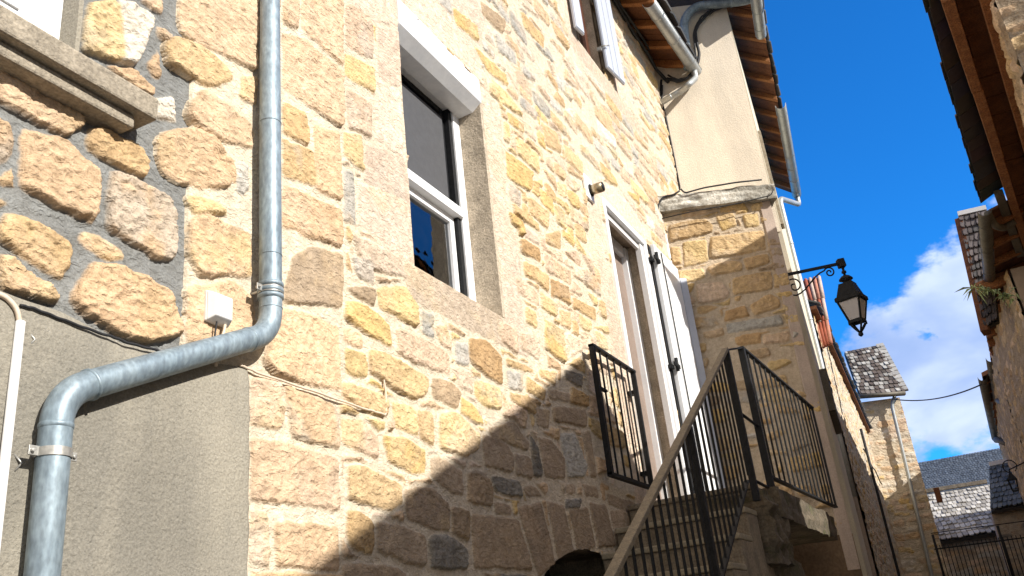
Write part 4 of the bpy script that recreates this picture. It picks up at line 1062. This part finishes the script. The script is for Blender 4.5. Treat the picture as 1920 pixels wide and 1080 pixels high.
s = MB(); s.frame_box(O3, A3, -N3, (0, 0, 1), .01, 13, .03, 3, 0, 6.5); s.build("wall_core", M_PINK, H3)
s = MB()
s.frame_box(O3, A3, N3, (0, 0, 1), -.2, 13.1, -.5, .10, 6.5, 6.56); s.build("roof_edge", M_WOODD, H3)
tiles("slates", H3, O3-A3*.2+N3*.14+up*6.57, A3, -N3+up*.6, 13.3, 3, .4, .25, .025, SLC, 9)
# red tiled lean-to
s = MB(); T0, T1 = at(1497, 528, 0, 16.6), at(1539, 519, 0, 16.6); B0_, B1_ = at(1533, 652, 0, 15.5), at(1558, 640, 0, 15.5)
nt = 5
for row in range(3):
    for k in range(nt):
        a = T0+(T1-T0)*(k+.5)/nt; b = B0_+(B1_-B0_)*(k+.5)/nt; p, q = a+(b-a)*row/3, a+(b-a)*((row+1)/3+.03)
        rr = np.linalg.norm(T1-T0)/nt*.42; c = (.36, .10, .06) if (k+row) % 3 else (.46, .20, .14)
        if row < 2 and k % 2 == 0: c = (.55, .42, .36)
        s.tube([p+NW*.03, q+NW*.05], [rr*.9, rr*1.05], 10, True, c)
LT = s.build("red_roof_tiles", M_SLATE, H3)
s = MB(); s.hexa(list(map(tuple, (T0, T1, B1_, B0_)))+[tuple(p-NW*.08) for p in (T0, T1, B1_, B0_)]); s.build("lean_to_deck", M_WOODD, H3)
s = MB()
for a, b in (((1582, 690), (1640, 860)), ):
    s.tube([O3+A3*(5+i*.5)+N3*(.06)+up*(4.9+.05*math.sin(i)) for i in range(14)], .015, 6)
s.tube([O3+A3*6.5+N3*.06+up*z for z in (0, 2, 4, 5.6)], .03, 8); tag(s.build("cable", M_CABLE), "dark cable dropping down the long pale stone house", "cable")

# ================================================================== HOUSE WITH THE STEEP TILED ROOF
H4 = empty("village_house", (28, -.5, 0), "narrow stone house closing the left side of the street under a steep mottled lauze roof", "house")
A4 = np.array((.35, -.93, 0)); A4 /= np.linalg.norm(A4); N4 = np.array((A4[1], -A4[0], 0))
O4 = at(1641, 900, 0, 27.4); O4[2] = 0; e4 = at(1712, 900, 0, 27.8); L4 = 1.28
fwall("stone_wall", H4, O4, A4, N4, L4, 0, 7.38, (.035, .035), 'typpw', 51, mortar=(.60, .51, .39))
s = MB(); s.frame_box(O4, A4, -N4, (0, 0, 1), 0, L4, .03, 5, 0, 7.4); s.build("wall_core", M_PINK, H4)
L0, L1 = at(1612, 742, 0, 27.2), at(1697, 736, 0, 27.6); U0, U1 = at(1583, 661, 0, 29.6), at(1650, 648, 0, 30.0)
LAUZ = [(.26, .25, .235), (.34, .33, .31), (.09, .07, .06), (.15, .125, .11), (.40, .39, .37), (.07, .058, .05), (.11, .09, .08)]
wv = L1-L0; hv = (U0+U1)/2-(L0+L1)/2
def quad_tiles(name, parent, L0, L1, U0, U1, nc, nr, cols, seed, mat=M_SLATE, thick=.03, jit=.2, lift=.05):
    rg = random.Random(seed); s = MB(); n = np.cross(L1-L0, U0-L0); n /= np.linalg.norm(n)
    if n[2] < 0: n = -n
    def P(a, b): return (L0*(1-a)+L1*a)*(1-b)+(U0*(1-a)+U1*a)*b
    for r in range(nr):
        off = rg.random()
        for k in range(-1, nc+1):
            a0, a1 = max(0, (k+off)/nc), min(1, (k+off+1)/nc)
            if a1-a0 < .15/nc: continue
            b0, b1 = (r-rg.uniform(0, jit))/nr, min(1.0, (r+1.45)/nr)
            c = cols[rg.randrange(len(cols))]; f = rg.uniform(.8, 1.2); c = tuple(x*f for x in c); g_ = .05/nc; cc = (a1-a0)*rg.uniform(.12, .32); l = lift*rg.uniform(.6, 1.4)
            pts = [(a0+g_, b1, 0), (a0+g_, b0+.25/nr, l), (a0+cc, b0, l), (a1-cc, b0+rg.uniform(-.05, .08)/nr, l), (a1-g_, b0+.25/nr, l), (a1-g_, b1, 0)]
            V = [P(a, b)+n*z for a, b, z in pts]+[P(a, b)+n*(z+thick) for a, b, z in pts]
            s.quadgrid(V, [(5, 4, 3, 2, 1, 0), (6, 7, 8, 9, 10, 11)]+[(i, (i+1) % 6, 6+(i+1) % 6, 6+i) for i in range(6)], False, c)
    s.quadgrid([L0-n*.02, L1-n*.02, U1-n*.02, U0-n*.02, L0-n*.1, L1-n*.1, U1-n*.1, U0-n*.1], [(0, 1, 2, 3), (7, 6, 5, 4), (0, 4, 5, 1), (1, 5, 6, 2), (2, 6, 7, 3), (3, 7, 4, 0)], False, (.05, .045, .04))
    return s.build(name, mat, parent)
quad_tiles("lauze_roof", H4, L0, L1, U0, U1, 9, 13, LAUZ, 3)
s = MB()
for k in range(13):
    t = k/13; a = L1+(U1-L1)*t; b = L1+(U1-L1)*(t+.085); o_ = up*.06
    f = .8+.4*((k*37) % 7)/7; s.bar(a+o_, b+o_*.6, .22, .06, col=(.38*f, .37*f, .35*f))
s.build("verge_tiles", M_SLATE, H4)
s = MB(); s.tube([L0+up*-.03-A3*.08, L1+up*-.03-A3*.08], .06, 10); s.build("gutter", M_ZINCD, H4)
s = MB(); pd = L1+np.array((.0, .35, -.1)); q0 = at(1672, 760, 0, 27.55); q1 = at(1752, 1100, 0, 27.55); s.tube(bend([L1+(0, .3, -.05), q0, q1, (q1[0], q1[1], .5)], .2), .05, 10); s.build("downpipe", M_ZINCN, H4)
s = MB(); bk = at(1745, 765, 0, 27.7)
s.box(27.7, 27.8, q0[1]-.6, q0[1]-.45, 4.3, 4.7); s.build("bracket", M_WOODD, H4)

# ================================================================== FAR ROOFS
def roofhouse(label, c, ridge, eav, depth, nc, nr, cols, seed, zwall, grp=None, wallpal='tpkg'):
    U0, U1 = ridge; L0, L1 = eav
    H = empty("village_house", (float(L0[0]), float((L0[1]+L1[1])/2), 0), label, "house")
    quad_tiles("slate_roof", H, L0, L1, U0, U1, nc, nr, cols, seed, lift=.02 if nc > 40 else .05)
    A = (L1-L0); A[2] = 0; L = np.linalg.norm(A); A = A/L; Nn = np.array((A[1], -A[0], 0))
    if Nn[0] > 0: Nn = -Nn
    O = L0.copy(); O[2] = 0; zt = min(L0[2], L1[2])-.03
    fwall("stone_wall", H, O-Nn*.25, A, Nn, L, 0, zt, (.06, .05), wallpal, seed+100, mortar=(.42, .35, .27))
    s = MB(); s.frame_box(O-Nn*.28, A, -Nn, (0, 0, 1), 0, L, 0, depth, 0, zt); s.build("wall_core", M_PINK, H)
    return H
BLUE = [(.085, .105, .135), (.10, .12, .15), (.07, .085, .11)]
big = roofhouse("large house in the distance with a plain blue-grey slate roof", 0, (at(1690, 874, 0, 46), at(2010, 817, 0, 46)), (at(1722, 950, 0, 42), at(2030, 905, 0, 42)), 6, 60, 22, BLUE, 5, 3)
W_ = [(.50, .48, .44), (.42, .40, .37), (.56, .54, .50), (.34, .32, .29)]
lz = roofhouse("low house with a pale weathered lauze roof, beyond the black fence", 0, (at(1728, 930, 0, 36), at(1856, 910, 0, 36)), (at(1752, 1016, 0, 32), at(1925, 990, 0, 32)), 3, 16, 12, W_, 8, 3)
s = MB(); s.bar(at(1726, 928, 0, 36.05)+up*.1, at(1852, 908, 0, 36.05)+up*.1, .3, .12); s.build("ridge_cap", M_CONC, lz)
sm = roofhouse("small house with white-ridged grey slate roof at the right end of the street", 0, (at(1855, 876, 0, 30.5), at(1945, 858, 0, 30.5)), (at(1858, 958, 0, 28), at(1960, 938, 0, 28)), 2, 11, 9, [(.15, .18, .20), (.20, .23, .25), (.12, .145, .165)], 12, 3, wallpal='kkd')
s = MB(); s.bar(at(1855, 874, 0, 30.5)+up*.05, at(1945, 856, 0, 30.5)+up*.05, .16, .12); s.build("ridge_cap", M_WHITED, sm)
# iron fence
FE = empty("iron_fence", (25, -1.8, 1.6), "black iron fence with thin vertical bars across the end of the street", "fence")
f0, f1 = at(1752, 1030, 0, 25), at(1960, 1003, 0, 25); zf = 2.0
s = MB(); s.bar(f0, f1, .03, .03); s.bar((25, f0[1], zf), (25, f1[1], zf), .03, .03); s.build("rail", M_BLACK, FE)
s = MB(); s.tube([at(1745, 1000, 0, 25), at(1960, 972, 0, 25)], .012, 6); s.build("top_wire", M_BLACK, FE)
for k in range(26):
    t = (k+.5)/26; p = f0+(f1-f0)*t; s = MB(); s.tube([(25, p[1], 1.5), p+up*.08], .011, 6); s.build("bar", M_BLACK, FE)
for t in (.02, .62):
    p = f0+(f1-f0)*t; s = MB(); s.tube([(25.02, p[1], 1.5), p+up*.35], .03, 8); s.build("post", M_BLACK, FE)
# small lantern far right
SL = empty("wall_lantern", tuple(at(1897, 890, 0, 20)), "tiny black lantern on a ring bracket in front of the small grey slate roof", "lantern")
c = at(1898, 900, 0, 20)
s = MB(); s.hexa([c+(x*.085, y*.085, 0) for x, y in ((-1, -1), (1, -1), (1, 1), (-1, 1))]+[c+(x*.01, y*.01, .16) for x, y in ((-1, -1), (1, -1), (1, 1), (-1, 1))]); s.build("cap", M_BLACK, SL)
s = MB()
for x, y in ((-1, -1), (1, -1), (1, 1), (-1, 1)): s.bar(c+(x*.07, y*.07, 0), c+(x*.05, y*.05, -.2), .016, .016)
s.box(c[0]-.055, c[0]+.055, c[1]-.055, c[1]+.055, c[2]-.22, c[2]-.2); s.build("cage", M_BLACK, SL)
s = MB(); cc = c+(0, -.03, .26); s.tube([cc+(0, math.cos(t)*.12, math.sin(t)*.12) for t in np.linspace(-1.2, 4.2, 22)], .01, 6); s.tube([c+(0, 0, .15), c+(0, 0, .2), cc+(0, -.5, .1)], .012, 6); s.build("bracket", M_BLACK, SL)
s = MB(); q0, q1 = at(1672, 748, 0, 27.5), at(1840, 721, 0, 22.6)
s.tube([q0+(q1-q0)*t+up*(-.35*4*t*(1-t)*.5) for t in np.linspace(0, 1, 20)], .017, 6); tag(s.build("overhead_cable", M_CABLE), "dark overhead cable crossing the street in front of the white cloud", "cable")

# ================================================================== OPPOSITE SIDE (right)
OB = empty("village_house", (9.5, -3.6, 0), "tan stone house at the right edge under a dark slate and red-brown timber eave", "house")
zE = 6.5
outl = lambda x: -2.862-.079*(x-7.2)
beam = lambda x: -2.985-.1175*(x-7.49)
wall = lambda x: -3.40-.128*(x-7.76)
xa_, xb_ = 7.22, 12.35
# slabs seen from below
rgn = random.Random(12); s = MB(); x = xa_
while x < xb_:
    w = rgn.uniform(.28, .42); x1 = min(xb_, x+w); c = tuple(v*rgn.uniform(.7, 1.3) for v in (.05, .052, .056)); j = rgn.uniform(-.03, .03); j *= .3; dz = rgn.uniform(0, .008)
    y0 = outl(x)+j; y1 = outl(x1)+j
    s.hexa([(x+.006, y0, zE+dz), (x1-.006, y1, zE+dz), (x1-.006, beam(x1)-.16, zE+.16+dz), (x+.006, beam(x)-.16, zE+.16+dz), (x+.006, y0, zE+.03+dz), (x1-.006, y1, zE+.03+dz), (x1-.006, beam(x1)-.16, zE+.19+dz), (x+.006, beam(x)-.16, zE+.19+dz)], c)
    x = x1
x = xa_-.1
while x < xb_+.05:
    w = rgn.uniform(.22, .36); x1 = x+w; c = tuple(v*rgn.uniform(.7, 1.4) for v in (.075, .07, .066)); j = rgn.uniform(-.012, .008); y0 = outl(x)+j+.03; y1 = outl(x1)+j+.03
    s.hexa([(x, y0, zE+.035), (x1-.01, y1, zE+.035), (x1-.01, y1-.7, zE+.36), (x, y0-.7, zE+.36), (x, y0, zE+.06), (x1-.01, y1, zE+.06), (x1-.01, y1-.7, zE+.39), (x, y0-.7, zE+.39)], c); x = x1
s.build("slate_edge", M_SLATE, OB)
tiles("slates", OB, (xa_-.1, outl(xa_)-.62, zE+.34), (1, -.1, 0), (0, -1, .44), 7.4, 3.2, .3, .22, .02, SLC, 14)
def along(name, fn, x0, x1, o0, o1, z0, z1, m, n=1, jit=0, seed=0, gap=.004):
    rg = random.Random(seed); xs = np.linspace(x0, x1, n+1); s = MB()
    for k in range(n):
        a, b = xs[k]+gap/2, xs[k+1]-gap/2; j = rg.uniform(-jit, jit); jz = rg.uniform(-jit, jit)
        s.hexa([(a, fn(a)-o0+j, z0+jz), (b, fn(b)-o0+j, z0+jz), (b, fn(b)-o1+j, z0+jz), (a, fn(a)-o1+j, z0+jz), (a, fn(a)-o0+j, z1), (b, fn(b)-o0+j, z1), (b, fn(b)-o1+j, z1), (a, fn(a)-o1+j, z1)])
    return s.build(name, m, OB, bevel=.006)
rgs = 0
along("dark_gutter", lambda x: beam(x)+.13, 12.2, 14.9, .0, .11, 6.44, 6.53, M_ZINCD, 3, .004, 8, .012)
along("eave_beam", beam, 7.42, 14.6, .0, .10, 6.42, 6.55, M_WOODB, 4, .004, 2, .006)
along("soffit_boards", beam, 7.42, 14.6, .10, .62, 6.56, 6.60, M_WOODD, 16, .01, 4, .012)
along("wall_plate", wall, 7.42, 14.6, -.10, .06, 6.38, 6.54, M_WOODB, 3, .004, 6, .006)
AB = np.array((1, -.128, 0)); AB /= np.linalg.norm(AB); NB = np.array((-AB[1], AB[0], 0)); OBo = np.array((7.52, wall(7.52), 0))
fwall("stone_wall", OB, OBo, AB, NB, 7.85, 0, 6.5, (.022, .022), 'tokbt', 61, mortar=(.42, .33, .23), Hs=.03, rel=.03)
s = MB(); s.frame_box(OBo, AB, -NB, (0, 0, 1), 0.02, 7.6, .03, 4, 0, 6.5); s.hexa([OBo-NB*.03+up*6.5, OBo-NB*.03+AB*7.6+up*6.5, OBo-NB*4+AB*7.6+up*6.5, OBo-NB*4+up*6.5, OBo-NB*.03+up*6.6, OBo-NB*.03+AB*7.6+up*6.6, OBo-NB*4+AB*7.6+up*8.3, OBo-NB*4+up*8.3]); s.build("wall_core", M_PINK, OB)
c0, c1 = at(1850, 396, 2, 6.42), at(1861, 560, 2, 6.42)
s = MB(); s.hexa([c0+(.1, -.03, .02), c1+(0, -.03, .02), c1+(0, -1.5, .4), c0+(.1, -1.5, .4), c0+(.1, -.03, .05), c1+(0, -.03, .05), c1+(0, -1.5, .44), c0+(.1, -1.5, .44)]); s.build("soffit_boards", M_WOODD, OB)
for k in range(5):
    p = c0+(c1-c0)*(k+.6)/5; s = MB(); s.bar(p+(0, -.02, -.03), p+(0, -1.2, .25), .09, .10); s.build("rafter", M_WOODB, OB, bevel=.006)
fwall('gable_wall', OB, OBo-NB*2.2+AB*.002, NB, -AB, 2.2, 4.5, 6.7, (.022, .022), 'tokbt', 62, mortar=(.42, .33, .23))
GC = gutter("gutter", at(1846, 394, 2, 6.4), at(1858, 560, 2, 6.4), .085, M_ZINCD, "old brown gutter with a curved elbow beyond the dark slate eave on the right", 4)
s = MB(); s.tube(bend([at(1852, 400, 2, 6.42), at(1866, 424, 2, 6.35), at(1884, 428, 2, 6.35), at(1902, 414, 2, 6.4)], .2), .05, 12); s.build("elbow", M_ZINCD, GC)
# next houses on the right
OC = empty("village_house", (18, -3.6, 0), "brown stone house further down the right side with dark rotten eave timbers", "house")
w0 = at(1908, 560, 0, 14.9); w1 = at(1893, 760, 0, 20); w2 = at(1914, 960, 0, 33); 
Aw = w1-w0; Aw[2] = 0; Lw = np.linalg.norm(Aw); Aw /= Lw; Nw_ = np.array((-Aw[1], Aw[0], 0)); O_ = w0.copy(); O_[2] = 0
fwall("stone_wall", OC, O_, Aw, Nw_, Lw, 0, 6.3, (.035, .03), 'tobkr', 71, mortar=(.40, .30, .19))
s = MB(); s.frame_box(O_, Aw, -Nw_, (0, 0, 1), 0.02, Lw, .04, 3.5, 0, 6.3); s.build("wall_core", M_PINK, OC)
s = MB(); R0, R1 = at(1797, 406, 0, 16.6), at(1850, 394, 0, 16.6); E0_, E1_ = at(1846, 615, 0, 15.8), at(1872, 600, 0, 15.8)
quad_tiles("slate_roof", OC, E0_, E1_, R0, R1, 5, 15, [(.10, .085, .085), (.12, .10, .10), (.075, .07, .07)], 15)
s.bar(R0+up*.03, R1+up*.03, .16, .08); s.build("ridge_cap", M_WHITED, OC)
s = MB(); s.bar(R0+up*-.08, E0_+up*-.08, .12, .16); s.build("verge_board", M_WOODD, OC)
s = MB(); p0, p1 = at(1830, 540, 2, 6.3), at(1857, 664, 2, 6.3); s.hexa([p0, p1, p1+(0, -1.2, .2), p0+(0, -1.2, .2), p0+up*.08, p1+up*.08, p1+(0, -1.2, .3), p0+(0, -1.2, .3)]); s.build("soffit_boards", M_WOODD, OC)
for k in range(7):
    t = k/6.5; p = p0+(p1-p0)*t; s = MB(); s.bar(p+up*-.05, p+np.array((0, -1.1, .12)), .12, .13); s.build("rafter", M_WOODB, OC)
OD = empty("village_house", (26, -3.6, 0), "far brown stone house on the right with two hanging gutters above the lane", "house")
Aw2 = w2-w1; Aw2[2] = 0; Lw2 = np.linalg.norm(Aw2); Aw2 /= Lw2; Nw2 = np.array((-Aw2[1], Aw2[0], 0)); O_2 = w1.copy(); O_2[2] = 0
fwall("stone_wall", OD, O_2, Aw2, Nw2, Lw2, 0, 6.3, (.05, .035), 'tobk', 72, mortar=(.36, .27, .17))
s = MB(); s.frame_box(O_2, Aw2, -Nw2, (0, 0, 1), 0.02, Lw2, .04, 3.5, 0, 6.3); s.build("wall_core", M_PINK, OD)
dg = at(1858, 670, 2, 6.4), at(1869, 748, 2, 6.4); eg = at(1842, 706, 2, 6.4), at(1866, 822, 2, 6.4)
s = MB()
for a, b in ((dg[0], dg[1]), (eg[0], eg[1])): s.hexa([a, b, b+(0, -.9, .25), a+(0, -.9, .25), a+up*.09, b+up*.09, b+(0, -.9, .36), a+(0, -.9, .36)])
s.build("soffit_boards", M_WOODD, OD)
for a, b in ((dg[0], dg[1]), (eg[0], eg[1])):
    for k in range(8):
        p = a+(b-a)*(k+.4)/8; s = MB(); s.bar(p+up*-.04, p+np.array((0, -.85, .2)), .11, .11); s.build("rafter", M_WOODB, OD)
GD = gutter("gutter", dg[0], dg[1], .10, M_ZINCD, "old brown gutter on the right, the upper of the two, draining into a bent pipe", 6)
s = MB(); s.tube(bend([dg[1]+(-.3, 0, -.08), at(1874, 752, 0, 23.5), at(1898, 758, 0, 22), at(1912, 790, 0, 21), at(1935, 900, 0, 21)], .3), .07, 12); s.build("downpipe", M_ZINCD, GD)
GE = gutter("gutter", eg[0], eg[1], .10, M_ZINCD, "old brown gutter on the right, the lowest one, beside the overhead cable's end", 9)
s = MB(); s.tube(bend([eg[1]+(-.2, 0, -.1), at(1868, 824, 0, 29), at(1888, 832, 0, 28)], .2), .08, 12); s.build("outlet_pipe", M_ZINCD, GE)
# plant growing at the gutter
PLN = empty("wild_plant", tuple(at(1885, 560, 0, 13.5)), "small pale green plant growing out of the old eave on the right", "plant")
rp = random.Random(3); s = MB(); stem = [at(x, y, 0, 13.5) for x, y in ((1893, 560), (1884, 556), (1862, 546), (1843, 541), (1826, 538))]
s.tube(bend(stem, .1), .007, 6); s.build("stem", M_PLANT, PLN)
s = MB()
def leaf(p, d, L, w):
    d = np.array(d)/np.linalg.norm(d); sd_ = np.cross(d, (rp.uniform(-1, 1), rp.uniform(-1, 1), .4)); sd_ /= np.linalg.norm(sd_); m = p+d*L*.5+up*.015
    s.quadgrid([p, m+sd_*w, p+d*L+up*-.02, m-sd_*w], [(0, 1, 2, 3)], True)
ps = bend(stem, .1)
for p in ps:
    for k in range(5): leaf(p, (rp.uniform(-1, 1), rp.uniform(-1, 1), rp.uniform(-.8, .8)), rp.uniform(.05, .10), .012)
for k in range(9): leaf(ps[-1], (rp.uniform(-.4, .4), rp.uniform(-.6, 1), rp.uniform(-1.2, .6)), rp.uniform(.16, .30), .016)
for k in range(22): leaf(stem[0]+np.array((0, rp.uniform(-.1, .1), rp.uniform(-.05, .1))), (rp.uniform(-.5, .5), rp.uniform(-1, 1), rp.uniform(-1.2, .4)), rp.uniform(.06, .14), .014)
s.build("leaves", M_PLANT, PLN)

# ================================================================== HOUSE BEHIND THE CAMERA (its gable throws the shade)
GH = empty("village_house", (4.0, -4.6, 0), "stone gabled house across the lane whose roof shades the golden wall", "house")
yg = -4.6; k_ = .20; e_ = .60
gp = lambda x, z: (x-k_*(-yg), z+e_*(-yg))
G0, G1, G2 = gp(.2, .76), gp(5.38, 3.385), gp(6.9, 2.05)
s = MB(); s.quadgrid([(G0[0], yg, 0), (G2[0], yg, 0), (G2[0], yg, G2[1]), (G1[0], yg, G1[1]), (G0[0], yg, G0[1]), (G0[0], yg-7, 0), (G2[0], yg-7, 0), (G2[0], yg-7, G2[1]), (G1[0], yg-7, G1[1]), (G0[0], yg-7, G0[1])],
    [(0, 1, 2, 3, 4), (9, 8, 7, 6, 5), (0, 5, 6, 1), (1, 6, 7, 2), (2, 7, 8, 3), (3, 8, 9, 4), (4, 9, 5, 0)]); s.build("wall", M_REND2, GH)
s = MB()
for a, b in ((G0, G1), (G1, G2)):
    a3, b3 = np.array((a[0], yg+.0, a[1])), np.array((b[0], yg+.0, b[1])); s.hexa([a3, b3, b3-(0, 7, 0), a3-(0, 7, 0), a3+up*.03, b3+up*.03, b3+(0, -7, .03), a3+(0, -7, .03)])
s.build("roof", M_ZINCD, GH)
